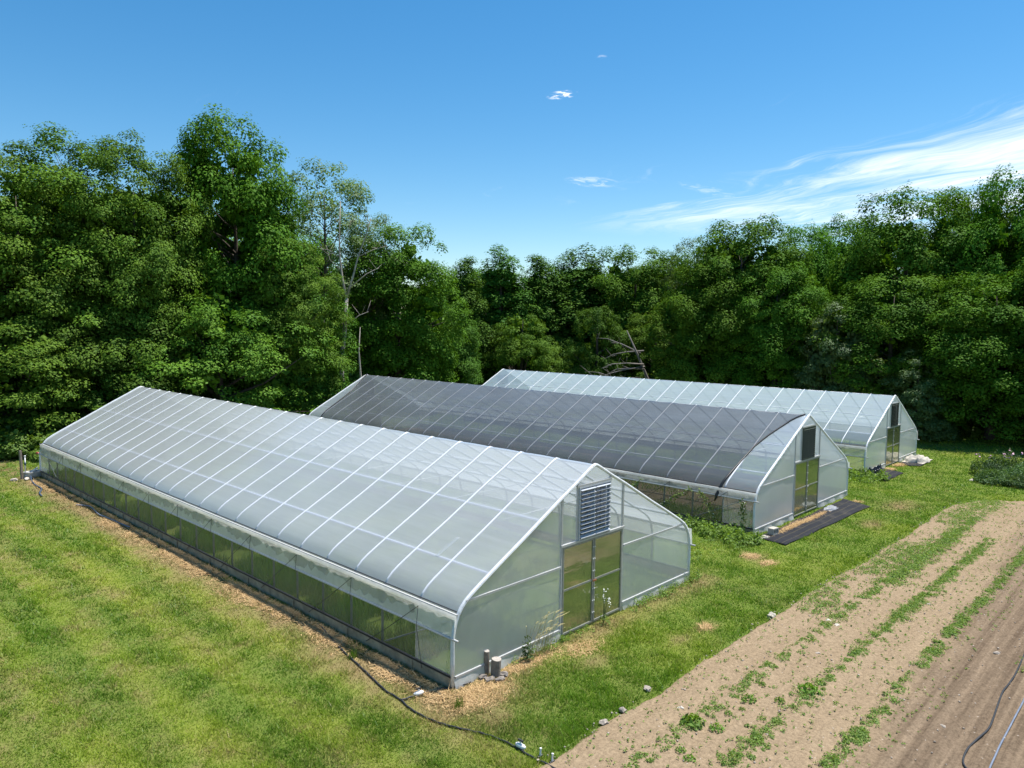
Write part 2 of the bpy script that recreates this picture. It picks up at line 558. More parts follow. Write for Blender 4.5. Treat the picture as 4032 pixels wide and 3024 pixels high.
def slope(x):
    """the land falls a little towards the far house"""
    return -.09*sstep(x, 10, 15)-.29*sstep(x, 24.6, 31)


WID, RIDGE = 9.24, 3.99
HALF = [(0, 0), (0, .55), (0, 1.0), (.035, 1.2), (.10, 1.38), (.155, 1.5), (.24, 1.62), (.36, 1.73), (.52, 1.835), (.79, 1.985),
        (1.4, 2.31), (2.05, 2.645), (2.64, 2.965), (3.31, 3.325), (3.91, 3.63), (4.35, 3.87), (4.52, 3.955), (4.62, 3.985)]


def prof_z(x):
    x = min(x, WID-x)
    for (xa, za), (xb, zb) in zip(HALF[:-1], HALF[1:]):
        if xa <= x <= xb and xb > xa:
            return za+(zb-za)*(x-xa)/(xb-xa)
    return RIDGE


FULL = HALF+[(WID-x, z) for x, z in reversed(HALF[:-1])]


def field_edge(x):
    """y of the edge between lawn and field"""
    return -2.92+.16*(vnoise(x, x*0, 5, 4, .5)-.5)*2+.12*(vnoise(x, x*0+3, 6, 3, 2.5)-.5)-.45*sstep(x, 25.5, 28.5)-2.2*sstep(x, 28, 31.8)-8*sstep(x, 31.3, 35)


def dryness(x, y):
    """how dry / how yellow the lawn is at each spot"""
    b = vnoise(x, y, 1, 5, .55)
    s = vnoise(x, y, 2, 5, 1.7)
    f = vnoise(x, y, 7, 3, 5.0)
    bl = vnoise(x*2.4, y*.45, 1, 4, .7)
    b = np.where(x < -.2, bl, b)
    d = .20*sstep(b, .52, .74)+.26*sstep(s, .54, .80)+.36*sstep(f, .56, .8)
    left = (x < 0.1) & (y > -1.6)
    strip = np.exp(-((x+.60)/.62)**2)*(x < 0.3)*(y > -1)
    d = d*np.where(left, .9, .55)
    d = d+strip*(.35+1.0*s)
    cor = np.exp(-(((x+.1)/1.1)**2+((y+.75)/.8)**2))
    d = d+cor*(.25+.9*s)
    front = np.exp(-((y+.35)/.45)**2)*((x > 0) & (x < 10))
    d = d+front*(.15+.75*s)
    for cx, cy, r in ((6.48, -2.11, .38), (5.35, -2.08, .34), (3.0, -1.3, .5), (12.8, -.4, .5), (24, -1.5, 1.2), (7.4, .0, .5), (20, -1.6, .7)):
        d = d+.8*np.exp(-(((x-cx)/r)**2+((y-cy)/(r*.55))**2))*(.5+s)
    mow = sstep(.5+.5*np.sin((x+.02*y)*2*math.pi/1.5+.5*np.sin(y*.35)), .15, .85)
    yel = .65*sstep(vnoise(x, y, 3, 4, .4), .46, .72)+.35*sstep(vnoise(x, y, 4, 4, 1.6), .52, .75)
    yel = np.where(x < -.3, .04+.45*yel+.50*mow*(.6+.4*sstep(vnoise(x, y, 8, 3, .2), .3, .6)), yel*.70)
    d = np.where(x < -.8, d+.14*mow*sstep(s, .4, .65), d)
    return np.clip(d, 0, 1), np.clip(yel, 0, 1)


# ------------------------------------------------------------------ ground
def build_ground():
    # one sheet: fine under the lawn, coarse out to the horizon
    def axis(lo, hi, step):
        core = list(np.arange(lo, hi+1e-6, step))
        out, d, a = [], step, core[0]
        while a > -2600:
            d *= 1.45
            a -= d
            out.append(a)
        outr, d, a = [], step, core[-1]
        while a < 2600:
            d *= 1.45
            a += d
            outr.append(a)
        return np.array(out[::-1]+core+outr)
    xs, ys = axis(-9, 58, .3), axis(-5, 46, .25)
    X, Y = np.meshgrid(xs, ys, indexing='ij')
    Z = .045*(vnoise(X, Y, 9, 4, .35)-.5)*((np.abs(X-18) < 30) & (np.abs(Y-18) < 32))
    d, yv = dryness(X, Y)
    V = np.stack([X, Y, Z-.012+slope(X)], -1).reshape(-1, 3)
    nx, ny = len(xs), len(ys)
    i = np.arange(nx*ny).reshape(nx, ny)
    F = np.stack([i[:-1, :-1], i[1:, :-1], i[1:, 1:], i[:-1, 1:]], -1).reshape(-1, 4)
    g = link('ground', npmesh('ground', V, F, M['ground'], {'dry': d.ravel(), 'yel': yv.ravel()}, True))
    tag(g, kind='structure')


build_ground()


def build_field():
    xs, ys = np.arange(-14, 36, .085), np.arange(-15, -2.3, .05)
    X, Y = np.meshgrid(xs, ys, indexing='ij')
    e = field_edge(X)
    inside = sstep(e-Y, -.05, .22)
    worked = sstep(-Y+.045*X, 6.6, 7.2)
    fur = np.sin((Y+.05*(vnoise(X, Y, 21, 3, .5)-.5))*2*math.pi/.30)
    crumb = vnoise(X, Y, 22, 4, 5.0)-.5
    z = .010+.035*inside*(.45+.55*vnoise(X*.3, Y, 23, 4, 1.2))+.05*crumb*(.45+.65*worked)+.024*worked*fur*(.4+.6*vnoise(X*.3, Y, 26, 2, .8))
    z += .016*(1-worked)*(np.sin(Y*2*math.pi/.62)+.6*np.sin(Y*2*math.pi/.21+2*vnoise(X*.3, Y*.3, 28, 2, 1)))
    Z = np.where(inside > .02, z*inside-.10*(1-inside), -.14)
    Z = np.minimum(Z, .10)+slope(X)
    V = np.stack([X, Y, Z], -1).reshape(-1, 3)
    nx, ny = len(xs), len(ys)
    i = np.arange(nx*ny).reshape(nx, ny)
    F = np.stack([i[:-1, :-1], i[1:, :-1], i[1:, 1:], i[:-1, 1:]], -1).reshape(-1, 4)
    o = link('field', npmesh('field', V, F, M['soil'], None, True))
    tag(o, kind='structure')


build_field()


# ------------------------------------------------------------------ greenhouses
def tri_strip_panel(poly_top, x0, x1, z0, y, nx=14, nz=8, bow=.02, seed=0):
    """film stretched between z0 and a roofline poly_top(x), slightly bowed and wrinkled"""
    xs = np.linspace(x0, x1, nx+1)
    V, F = [], []
    for i, x in enumerate(xs):
        zt = max(poly_top(x), z0+.004)
        for j in range(nz+1):
            z = z0+(zt-z0)*j/nz
            b = bow*math.sin(math.pi*i/nx)*math.sin(math.pi*j/nz)
            w = .006*math.sin(x*7+seed)*math.sin(z*5+seed*2)
            V.append((x, y-b-w*(0 < j < nz), z))
    for i in range(nx):
        for j in range(nz):
            a = i*(nz+1)+j
            F.append((a, a+nz+1, a+nz+2, a+1))
    return V, F


def roof_sheet(L, nrib, bulge, z_low=1.5, off=.0, margin=0.06):
    """the sheet from eave over ridge to eave; lies on the ribs and gives between them"""
    pr = []
    for (xa, za), (xb, zb) in zip(FULL[:-1], FULL[1:]):
        if max(za, zb) <= z_low-1e-4:
            continue
        k = max(1, int(round(math.hypot(xb-xa, zb-za)/.3)))
        for t in range(k):
            pr.append((xa+(xb-xa)*t/k, za+(zb-za)*t/k))
    pr = [p for p in pr if p[1] >= z_low-1e-4]
    pr.append((WID-.155, 1.5))
    P = np.array(pr)
    d = np.gradient(P, axis=0)
    N = np.stack([-d[:, 1], d[:, 0]], 1)
    N /= np.linalg.norm(N, axis=1)[:, None]
    sub = 4
    ys = np.linspace(-margin, L+margin, nrib*sub+1)
    s = np.linspace(0, 1, len(P))
    V = []
    rr = random.Random(3)
    amp = [rr.uniform(.6, 1.3) for _ in range(nrib+1)]
    for a, y in enumerate(ys):
        t = (a % sub)/sub
        b = off+bulge*math.sin(math.pi*t)*amp[a//sub]
        for i in range(len(P)):
            k = b*min(1, 4*s[i]+.1, 4*(1-s[i])+.1)
            V.append((P[i, 0]+N[i, 0]*k, y, P[i, 1]+N[i, 1]*k))
    m_ = len(P)
    F = [(a*m_+i, a*m_+i+1, (a+1)*m_+i+1, (a+1)*m_+i) for a in range(len(ys)-1) for i in range(m_-1)]
    return V, F


RIB_ME = {}
NR = 24


def greenhouse(idx, label):
    hx, hy, hz, L = HOUSES[idx]
    root = empty('greenhouse', (hx, hy, hz))
    tag(root, label, 'greenhouse', 'greenhouses standing in a row')
    fm = M['film%d' % (idx+1)]
    wm = M['wall1'] if idx == 0 else M['wall2']
    rad = (.031, .030, .027)[idx]
    sp = L/NR
    # ribs, one mesh for all of a house
    rj = random.Random(idx+40)
    inset = []
    for x, z in FULL:
        dx = .012+.058*(1-min(1, max(0, (z-1.15)/.4)))
        inset.append((x+(dx if x < WID/2 else -dx if x > WID/2 else 0), z-(.006 if z > 1.6 else 0)))
    rme = MB().tube([(x, 0, z) for x, z in inset if z > 1.42], rad, 6).mesh('rib', M['rib'], True)
    lme = MB().tube([(.070, 0, -.1), (.070, 0, 1.0), inset[3] and (inset[3][0], 0, inset[3][1]), (inset[4][0], 0, inset[4][1]), (inset[5][0], 0, 1.49)], .030, 6).mesh('side_post', M['shadedpipe'], True)  # lower leg of the rib pipe, in the steel darkened to look shaded
    rmx = MB().tube([(WID-.070, 0, -.1), (WID-.070, 0, 1.0), (WID-inset[3][0], 0, inset[3][1]), (WID-inset[4][0], 0, inset[4][1]), (WID-inset[5][0], 0, 1.49)], .030, 6).mesh('side_post', M['shadedpipe'], True)
    for k in range(1, NR):
        jy = rj.uniform(-.025, .025)
        link('rib', rme, root, (0, k*sp+jy, 0))
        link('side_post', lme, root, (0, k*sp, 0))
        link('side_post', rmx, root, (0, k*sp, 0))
    # end bows: the doubled pipe in its white wrapped plastic
    bme = MB().tube([(x, 0, z) for x, z in FULL], .043, 8).mesh('end_bow', M['wrap'], True)
    link('end_bow', bme, root, (0, 0, 0))
    link('end_bow', bme, root, (0, L, 0))
    # purlins
    for x in (1.07, 2.66, WID/2, WID-2.66, WID-1.07):
        MB().tube([(x, .06, prof_z(x)-.027), (x, L-.06, prof_z(x)-.027)], .028 if idx == 0 else .022, 6).obj('purlin', M['rib'], root, True)
    # collar ties
    for k in range(1, NR, 1 if idx == 1 else 2):
        z = 2.62 if idx == 1 else 2.75
        xx = 2.02 if idx == 1 else 2.25
        MB().tube([(xx, k*sp, z), (WID-xx, k*sp, z)], .014, 5).obj('collar_tie', M['galv'], root, True)
    V, F = roof_sheet(L, NR, (.012, -.02, -.02)[idx], off=.004)
    link('roof_cover', mesh('roof_cover', V, F, fm, True), root)
    # both long sides
    for side in (0, 1):
        sx = (lambda x: x) if side == 0 else (lambda x: WID-x)

        def bx(b, a, c):
            x0, x1 = sorted((sx(a[0]), sx(c[0])))
            return b.box((x0, a[1], a[2]), (x1, c[1], c[2]))
        # hip rail with the black lock channel along its top
        bx(MB(), (.075, -.03, 1.43), (.125, L+.03, 1.51)).obj('hip_rail', M['alu'], root)
        MB().tube([(sx(.150), -.02, 1.535), (sx(.150), L+.02, 1.535)], .013, 5).obj('lock_channel', M['black'], root)
        # boards at the foot of the wall
        nb = 12
        for k in range(nb):
            y0, y1 = L*k/nb+.004, L*(k+1)/nb-.004
            dx = .004*((k*7) % 3-1)
            bx(MB(), (-.045+dx, y0, -.08), (-.008+dx, y1, .215)).obj('board', M['wood'], root)
        bx(MB(), (-.05, 0, .219), (.0, L, .262)).obj('base_channel', M['black'], root)
        # stakes that hold the boards
        if side == 0:
            sme = bx(MB(), (-.075, -.02, -.05), (-.052, .02, .20)).mesh('stake', M['wood'])
            for k in range(1, NR, 2):
                link('stake', sme, root, (0, k*sp, 0))
        # clear panels in the end bays, screen between
        for y0, y1 in ((.05, sp-.03), (L-sp+.03, L-.05)):
            VV, FF = tri_strip_panel(lambda x: 1.43, y0, y1, .262, 0, 8, 6, .015, idx)
            VV = [(sx(-.004+v[1]), v[0], v[2]) for v in VV]
            link('side_film', mesh('side_film', VV, FF, M['sidefilm'], True), root)
        bx(MB(), (.008, sp, .262), (.010, L-sp, 1.43)).obj('insect_screen', M['screen'], root)
        # rolled-up side curtain hanging from the rail, pipe in its foot
        zb = (1.03, 1.24, .97)[idx]
        ys = np.linspace(-.08, L+.08, 170)
        VV, FF = [], []
        rr = np.random.default_rng(5+idx*2+side)
        ph = rr.uniform(0, 6, 6)
        for a, y in enumerate(ys):
            wv = .5*math.sin(y*2.1+ph[0])+.3*math.sin(y*5.3+ph[1])+.35*math.sin(y*11+ph[2])
            for j in range(5):
                t = j/4
                out = .035+.05*t+.018*math.sin(math.pi*t)*wv+.006*math.sin(y*17+j)
                VV.append((sx(.075-out-.02*(t < .1)), y, 1.52-(1.52-zb)*t))
        for a in range(len(ys)-1):
            for j in range(4):
                FF.append((a*5+j, a*5+j+1, (a+1)*5+j+1, (a+1)*5+j))
        link('side_curtain', mesh('side_curtain', VV, FF, M['curtain'] if idx == 0 else M['curtain2'], True), root)
        MB().tube([(sx(-.02), -.18, zb), (sx(-.02), L+.2, zb)], .026, 8).obj('roll_pipe', M['alu'], root, True)
        # anti-billow cords zig-zagging down the side we see
        if side == 0:
            k = 0
            while 1.0+2.44*k < L-2.5:
                yt = 1.0+2.44*k
                MB().tube([(-.07, yt, 1.46), (-.10, yt+.95, .75), (-.06, yt+1.9, .10)], .0075, 4).obj('cord', M['black'], root)
                MB().tube([(-.07, yt+.01, 1.46), (-.105, yt+.02, zb), (-.06, yt+.05 if k else yt-.1, .14 if k == 0 else zb-.04)], .006, 4).obj('cord', M['black'], root)
                k += 1
            for (ya, yb) in ((sp*.1, sp*1.9), (L-sp*.1, L-sp*1.9)):
                MB().tube([(.05, ya, 1.35), (.05, yb, .25)], .018, 5).obj('brace', M['shadedpipe'], root)
    # end walls
    D0, D1, DH = 3.38, 5.82, 2.19
    V0, V1, VZ0, VZ1 = 3.95, 5.24, 2.23, 3.53
    for front in (1, 0):
        yw = -.012 if front else L+.012
        fac = 1 if front else -1

        def panel(name, top, x0, x1, z0, seed, nx=14):
            VV, FF = tri_strip_panel(top, x0, x1, z0, 0, nx, 8, .025, seed)
            link(name, mesh(name, [(v[0], yw+v[1]*fac, v[2]) for v in VV], FF, wm, True), root)
        low = .21
        panel('end_film', prof_z, .03, D0-.03, low, 1+idx)
        panel('end_film', prof_z, D1+.03, WID-.03, low, 2+idx)
        panel('end_film', lambda x: min(prof_z(x), VZ1), D0+.03, V0-.03, DH+.04, 3, 6)
        panel('end_film', lambda x: min(prof_z(x), VZ1), V1+.03, D1-.03, DH+.04, 4, 6)
        panel('end_film', prof_z, D0+.18, D1-.18, VZ1+.03, 5, 14)
        # posts, girts, sills
        for x in (D0, D1):
            MB().box((x-.028, yw-.02, 0), (x+.028, yw+.03, prof_z(x)-.02)).obj('post', M['alu'], root)
        for x in (V0, V1):
            MB().box((x-.022, yw-.024, DH+.03), (x+.022, yw+.026, prof_z(x)-.02)).obj('post', M['alu'], root)
        MB().box((.33, yw-.035, 1.70), (D0-.03, yw-.0, 1.75)).obj('girt', M['alu'], root)
        MB().box((D1+.03, yw-.035, 1.70), (WID-.33, yw-.0, 1.75)).obj('girt', M['alu'], root)
        MB().box((.05, yw-.035, .19), (D0-.03, yw+.01, .235)).obj('sill', M['alu'], root)
        MB().box((D1+.03, yw-.035, .19), (WID-.05, yw+.01, .235)).obj('sill', M['alu'], root)
        MB().box((D0-.04, yw-.045, DH), (D1+.04, yw+.02, DH+.055)).obj('header', M['alu'], root)
        MB().box((V0-.04, yw-.04, VZ1), (V1+.04, yw+.02, VZ1+.05)).obj('header', M['alu'], root)
        # loose skirt of plastic below the sill
        for x0, x1 in ((.02, D0-.05), (D1+.05, WID-.02)):
            VV, FF = [], []
            kx = 22
            for i in range(kx+1):
                x = x0+(x1-x0)*i/kx
                for j in range(4):
                    t = j/3
                    VV.append((x, yw-fac*(.012+t*(.05+.035*math.sin(x*6+idx)+.02*math.sin(x*15))), .192-t*.20))
            for i in range(kx):
                for j in range(3):
                    a = i*4+j
                    FF.append((a, a+1, a+5, a+4))
            link('skirt', mesh('skirt', VV, FF, M['curtain'], True), root)
        # double door
        mid = (D0+D1)/2
        for k, (x0, x1) in enumerate(((D0+.032, mid-.008), (mid+.008, D1-.032))):
            y = yw-.006
            # the frame is the door itself: one ring of four bars
            a, b_, z0, z1, wd = x0, x1, .06, DH-.012, .045
            vv = [(a, 0, z0), (b_, 0, z0), (b_, 0, z1), (a, 0, z1), (a+wd, 0, z0+wd), (b_-wd, 0, z0+wd), (b_-wd, 0, z1-wd), (a+wd, 0, z1-wd)]
            vv = [(p[0], y-.022*fac, p[2]) for p in vv]+[(p[0], y+.022*fac, p[2]) for p in vv]
            ff = []
            for j in range(4):
                j2 = (j+1) % 4
                ff += [(j, j2, j2+4, j+4), (j2+8, j+8, j+12, j2+12), (j, j+8, j2+8, j2), (j+4, j2+4, j2+12, j+12)]
            dr = link('door', mesh('door', vv, ff, M['doorframe']), root)
            for (za, zb_) in ((z0+wd, 1.105), (1.155, z1-wd)):
                MB().box((a+wd, y-.005, za), (b_-wd, y+.005, zb_)).obj('pane', M['door'], dr)
            MB().box((a+wd, y-.016, 1.107), (b_-wd, y+.016, 1.153)).obj('rail', M['doorframe'], dr)
            if k == 0:
                MB().box((b_-.05, y-.05*fac-.01, 1.10), (b_+.09, y-.05*fac+.01, 1.14)).obj('latch', M['rust'] if idx == 0 else M['alu'], dr)
            bm_ = MB().box((0, -.008, 0), (.022, .008, .022)).mesh('bolt', M['pvc'])
            for z in (.3, .6, .9, 1.35, 1.65, 1.95):
                link('bolt', bm_, dr, (b_-.032 if k == 0 else a+.012, y-.030*fac, z))
        # louvred vent above the door
        lv = empty('louver_vent', (0, yw, 0))
        lv.parent = root
        fr = MB()
        fr.box((V0+.024, -.05, VZ0), (V0+.055, .06, VZ1-.005)).box((V1-.055, -.05, VZ0), (V1-.024, .06, VZ1-.005))
        fr.box((V0+.055, -.045, VZ1-.04), (V1-.055, .055, VZ1-.005)).box((V0+.055, -.045, VZ0), (V1-.055, .055, VZ0+.035))
        vm = (V0+V1)/2
        fr.box((vm-.012, -.02, VZ0+.035), (vm+.012, .06, VZ1-.04))
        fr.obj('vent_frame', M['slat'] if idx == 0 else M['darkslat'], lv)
        ns = 12 if idx == 0 else 15
        rr = random.Random(idx)
        for c_, (x0, x1) in enumerate(((V0+.06, vm-.015), (vm+.015, V1-.06))):
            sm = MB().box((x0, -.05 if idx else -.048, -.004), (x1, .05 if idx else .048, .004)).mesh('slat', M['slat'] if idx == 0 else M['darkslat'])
            for k in range(ns):
                z = VZ0+.085+(VZ1-VZ0-.16)*k/(ns-1)
                if idx == 0:
                    ang = R(11+c_*(-6)+rr.uniform(-2, 2)) if k > 0 else R(28)
                    if k == ns-1: ang = R(14)
                else:
                    ang = R(28+rr.uniform(-3, 3)) if idx == 1 else R(15+rr.uniform(-4, 4))
                link('slat', sm, lv, (0, -.045*fac if idx == 0 else -.02*fac, z), (ang*fac, 0, 0))
        for x in (vm-.3, vm+.28):
            MB().box((x-.008, .01, VZ0+.04), (x+.008, .02, VZ1-.04)).obj('linkage', M['black'], lv)
        MB().box((V0+.055, .07, VZ0), (V1-.055, .074, VZ1)).obj('backing', M['darkslat'] if idx else M['ventshade'], lv)  # near house: added sheet that darkens the gaps like shade
    return root


g1 = greenhouse(0, 'nearest greenhouse with milky white film and open bright louvres above its olive double door')
g2 = greenhouse(1, 'middle greenhouse, the one under the black shade cloth with a ground cloth before its door')
g3 = greenhouse(2, 'farthest greenhouse with clear bluish film, beside the white heap of cloth')
# patch of repair tape on the near roof
tp = mesh('repair_tape', [(0, 0, 0), (.10, 0, 0), (.10, .0, .0), (0, .0, 0)], [(0, 1, 2, 3)], M['pvc'])
x0, x1 = 1.02, 1.62
tpv = [(x0, 1.62, prof_z(x0)+.03), (x1, 1.55, prof_z(x1)+.03), (x1, 1.68, prof_z(x1)+.03), (x0, 1.74, prof_z(x0)+.03)]
link('repair_tape', mesh('repair_tape', tpv, [(0, 1, 2, 3)], M['wall1']), g1)
MB().tube([(-.02, 29.26+.2, 1.03), (-.02, 29.26+.42, 1.03)], .06, 8).obj('crank_winder', M['red'], g1, True)


# shade cloth over the middle house: curved free edges at both ends, tied down at the left eave
def shade_cloth():
    hx, hy, hz, L = HOUSES[1]
    pr = [(x, z) for x, z in FULL if z >= 1.37]
    fine = []
    for (xa, za), (xb, zb) in zip(pr[:-1], pr[1:]):
        k = max(1, int(round(math.hypot(xb-xa, zb-za)/.28)))
        fine += [(xa+(xb-xa)*t/k, za+(zb-za)*t/k) for t in range(k)]
    fine.append(pr[-1])
    P = np.array(fine)
    d = np.gradient(P, axis=0)
    N = np.stack([-d[:, 1], d[:, 0]], 1)
    N /= np.linalg.norm(N, axis=1)[:, None]
    kx = [0, .12, .45, .94, 1.74, 2.36, 2.99, 3.56, 4.19, 4.63]
    ky = [1.50, 1.42, 1.36, 1.32, 1.25, 1.19, 1.01, .79, .52, .16]
    bx_ = [0, .27, .86, 1.64, 2.25, 2.88, 3.52, 4.16, 4.63]
    by_ = [28.7, 28.79, 28.94, 29.05, 29.15, 29.3, 29.6, 29.95, 30.1]
    NYY = 200
    V = []
    fe, be = [], []
    for i in range(len(P)):
        xm = min(P[i, 0], WID-P[i, 0])
        y0, y1 = np.interp(xm, kx, ky), np.interp(xm, bx_, by_)
        y0 += .0
        for a in range(NYY+1):
            y = y0+(y1-y0)*a/NYY
            sag = .011-.020*abs(math.sin(math.pi*y/(L/NR)))
            low = max(0, 1.62-P[i, 1])
            sc = low*.55*(abs(math.sin(math.pi*(y-1.2)/(2*L/NR)))**2)      # scallops between the tie points
            x, z = P[i, 0]+N[i, 0]*(sag+.01), P[i, 1]+N[i, 1]*(sag+.01)
            z += sc
            V.append((x, y, z))
            if a == 0: fe.append((x, y, z+.012))
            if a == NYY: be.append((x, y, z+.012))
    F = []
    for i in range(len(P)-1):
        for a in range(NYY):
            b0 = i*(NYY+1)+a
            F.append((b0, b0+NYY+1, b0+NYY+2, b0+1))
    me = mesh('shade_cloth', V, F, M['shade'], True)
    o = link('shade_cloth', me, None, (hx, hy, hz))
    tag(o, 'black mesh shade cloth stretched over the roof of the middle greenhouse', 'shade cloth')
    # rolled hem along the free edges, bunched where it is tied at the foot
    half = len(fe)//2
    rad = [.035+.035*max(0, 1-i/8) for i in range(half+1)]
    tail = [(-.12, fe[0][1]+.06, 1.02), (-.05, fe[0][1]+.03, 1.25)]
    MB().tube(tail+fe[:half+1], [.02, .06]+rad, 7).obj('hem', M['hem'], o, True)
    MB().tube(be[:half+1], [.03]*(half+1), 6).obj('hem', M['hem'], o, True)
    return o


shade_cloth()

# floor of the middle house: worked soil and drip lines
bed = mesh('soil', [(15.3, .95, .02), (24.4, .95, .02), (24.4, 30.9, .02), (15.3, 30.9, .02)], [(0, 1, 2, 3)], M['bed'])
tag(link('soil', bed), kind='structure')
DRIP = MB().tube([(0, y, .016+.01*math.sin(y*1.7)) for y in np.linspace(0, 28, 40)], .012, 5).mesh('drip_line', M['black'])
for k, x in enumerate((15.8, 16.75, 18.3)):
    o = link('drip_line', DRIP, None, (x, 1.8, .03))
    tag(o, ('thin black drip line closest to the open side inside the middle greenhouse', 'second thin black drip line from the open side inside the middle greenhouse', 'thin black drip line farthest from the open side inside the middle greenhouse')[k], 'drip line', 'drip lines inside the middle greenhouse')


# ------------------------------------------------------------------ foliage
def leaf_quads(P, Nrm, size, aspect=.62, rng=RNG):
    """one pointed quad per leaf"""
    k = len(P)
    Nrm = Nrm/np.maximum(np.linalg.norm(Nrm, axis=1, keepdims=True), 1e-6)
    t = rng.normal(size=(k, 3))
    t -= Nrm*np.sum(t*Nrm, 1, keepdims=True)
    t /= np.maximum(np.linalg.norm(t, axis=1, keepdims=True), 1e-6)
    b = np.cross(Nrm, t)
    s = size[:, None]
    V = np.empty((k, 4, 3))
    droop = Nrm*s*.12
    V[:, 0] = P-t*s*.5-droop
    V[:, 1] = P+b*s*.5*aspect
    V[:, 2] = P+t*s*.5-droop
    V[:, 3] = P-b*s*.5*aspect
    F = np.arange(k*4).reshape(k, 4)
    return V.reshape(-1, 3), F


def crown_mesh(name, material, H, Rr, zlo, nclump, nleaf, csize, leaf, seed, shape='dome', spiky=0.0, lobes=.22, flat=.55, holes=0.0, core=9):
    """crown of clumps of leaves held in an uneven envelope; returns mesh and the clump centres"""
    rng = np.random.default_rng(seed)
    cen = []
    ph = rng.uniform(0, 6.28, 8)
    tries = 0
    while len(cen) < nclump and tries < 60000:
        tries += 1
        u = rng.uniform(0, 1)
        th = rng.uniform(0, 2*math.pi)
        if shape == 'dome':
            env = .78+.22*min(1, u/.3) if u < .38 else math.sqrt(max(.01, 1-((u-.38)/.64)**2.3))
        elif shape == 'column':
            env = max(.16, (1-u)**.62)*(.7+.3*min(1, u*5))
        elif shape == 'vase':
            env = min(1, .25+1.5*u)*(math.sqrt(max(0, 1-(max(0, u-.55)/.45)**2.2)))
        else:
            env = math.sqrt(max(0, 1-u**2.2))
        if rng.uniform() > max(env, .12)**1.5:
            continue
        lob = 1+lobes*(math.sin(2*th+ph[0]+3*u)+.7*math.sin(3*th+ph[1]-5*u)+.6*math.sin(5*th+ph[2]+9*u))*.5
        rr = rng.uniform(.25, 1.0)**.42
        rad = Rr*env*lob*rr
        if holes and math.sin(3*th+ph[3]+7*u)*math.sin(9*u+ph[4]) > 1-holes:
            continue
        cen.append((rad*math.cos(th), rad*math.sin(th), zlo+(H-zlo-csize*.4)*u, rr))
    if spiky:
        top = sorted(cen, key=lambda c: -c[2])[:int(nclump*.25)]
        for c in top:
            if rng.uniform() < spiky:
                cen.append((c[0], c[1], min(H, c[2]+rng.uniform(.4, 1.3)), 1.0))
    cen = np.array(cen)
    n_ = len(cen)
    cs = csize*rng.uniform(.6, 1.35, n_)
    per = np.maximum(8, (nleaf/n_*(cs/csize)**2)).astype(int)
    idx = np.repeat(np.arange(n_), per)
    k = len(idx)
    dirs = rng.normal(size=(k, 3))
    dirs /= np.linalg.norm(dirs, axis=1, keepdims=True)
    # most leaves sit on the outer, upper side of each clump
    outw = np.stack([cen[idx, 0], cen[idx, 1], np.full(k, .55*Rr)], 1)
    outw /= np.linalg.norm(outw, axis=1, keepdims=True)
    flip = (np.sum(dirs*outw, 1) < -.15) & (rng.uniform(size=k) < .72)
    dirs[flip] *= -1
    rr = rng.uniform(.25, 1, k)**.5
    bumpy = 1+.35*np.sin(dirs[:, 0]*5+idx)*np.sin(dirs[:, 1]*5+idx*1.7)*np.sin(dirs[:, 2]*4+idx*.6)
    P = cen[idx, :3]+dirs*(cs[idx]*rr*bumpy)[:, None]*np.array([1, 1, flat])
    P[:, 2] = np.maximum(P[:, 2], .1)
    Nn = dirs*.75+outw*.30+np.array([0, 0, .70])+rng.normal(size=(k, 3))*.30
    size = leaf*rng.uniform(.65, 1.35, k)
    # bigger sprays deep inside keep the heart of the crown dark
    nc = max(300, nleaf//core) if core else 0
    if nc:
        inner = np.nonzero((cen[:, 3] < .86) & (cen[:, 2] < zlo+.82*(H-zlo)))[0]
        ci = rng.choice(inner, nc)
        Pc = cen[ci, :3]*np.array([.72, .72, 1])+rng.normal(size=(nc, 3))*np.array([.35, .35, .3])
        P = np.concatenate([P, Pc])
        Nn = np.concatenate([Nn, rng.normal(size=(nc, 3))+np.array([0, 0, .5])])
        size = np.concatenate([size, leaf*rng.uniform(2.2, 3.6, nc)])
        idx = np.concatenate([idx, ci])
        k = len(idx)
    V, F = leaf_quads(P, Nn, size, .68, rng)
    cl_t = rng.uniform(0, 1, n_)
    tint = np.clip(.45*cl_t[idx]+.55*rng.uniform(0, 1, k), 0, 1)
    return npmesh(name, V, F, material, {'tint': np.repeat(tint, 4)}), cen


def trunk_mesh(name, cen, H, r0, seed, nlimb=22, material=None, fork=.25):
    rng = random.Random(seed)
    mb = MB()
    pts, rad = [], []
    ox, oy = rng.uniform(-.3, .3), rng.uniform(-.3, .3)
    for i in range(8):
        t = i/7
        pts.append((ox*math.sin(t*3), oy*math.sin(t*2.4), -.15+t*H*.86))
        rad.append(r0*(1-t)**.8*(1.25 if i == 0 else 1)+.02)
    mb.tube(pts, rad, 7)
    order = list(range(len(cen)))
    rng.shuffle(order)
    for ci in order[:nlimb]:
        c = cen[ci]
        zb = max(H*.12, min(c[2]-.25*math.hypot(c[0], c[1])-rng.uniform(.5, 2.5), H*.75))
        t = min(1, zb/(H*.86))
        bx0, by0 = ox*math.sin(t*3), oy*math.sin(t*2.4)
        rb = max(.035, r0*(1-t)**.8*.5)
        mid = (bx0+(c[0]-bx0)*.5, by0+(c[1]-by0)*.5, zb+(c[2]-zb)*rng.uniform(.35, .6))
        mb.tube([(bx0, by0, zb), (bx0+(c[0]-bx0)*.22, by0+(c[1]-by0)*.22, zb+(c[2]-zb)*.18), mid, (c[0], c[1], c[2])], [rb, rb*.8, rb*.5, .012], 5)
    return mb.mesh(name, material or M['bark'], True)


PROTO = {}


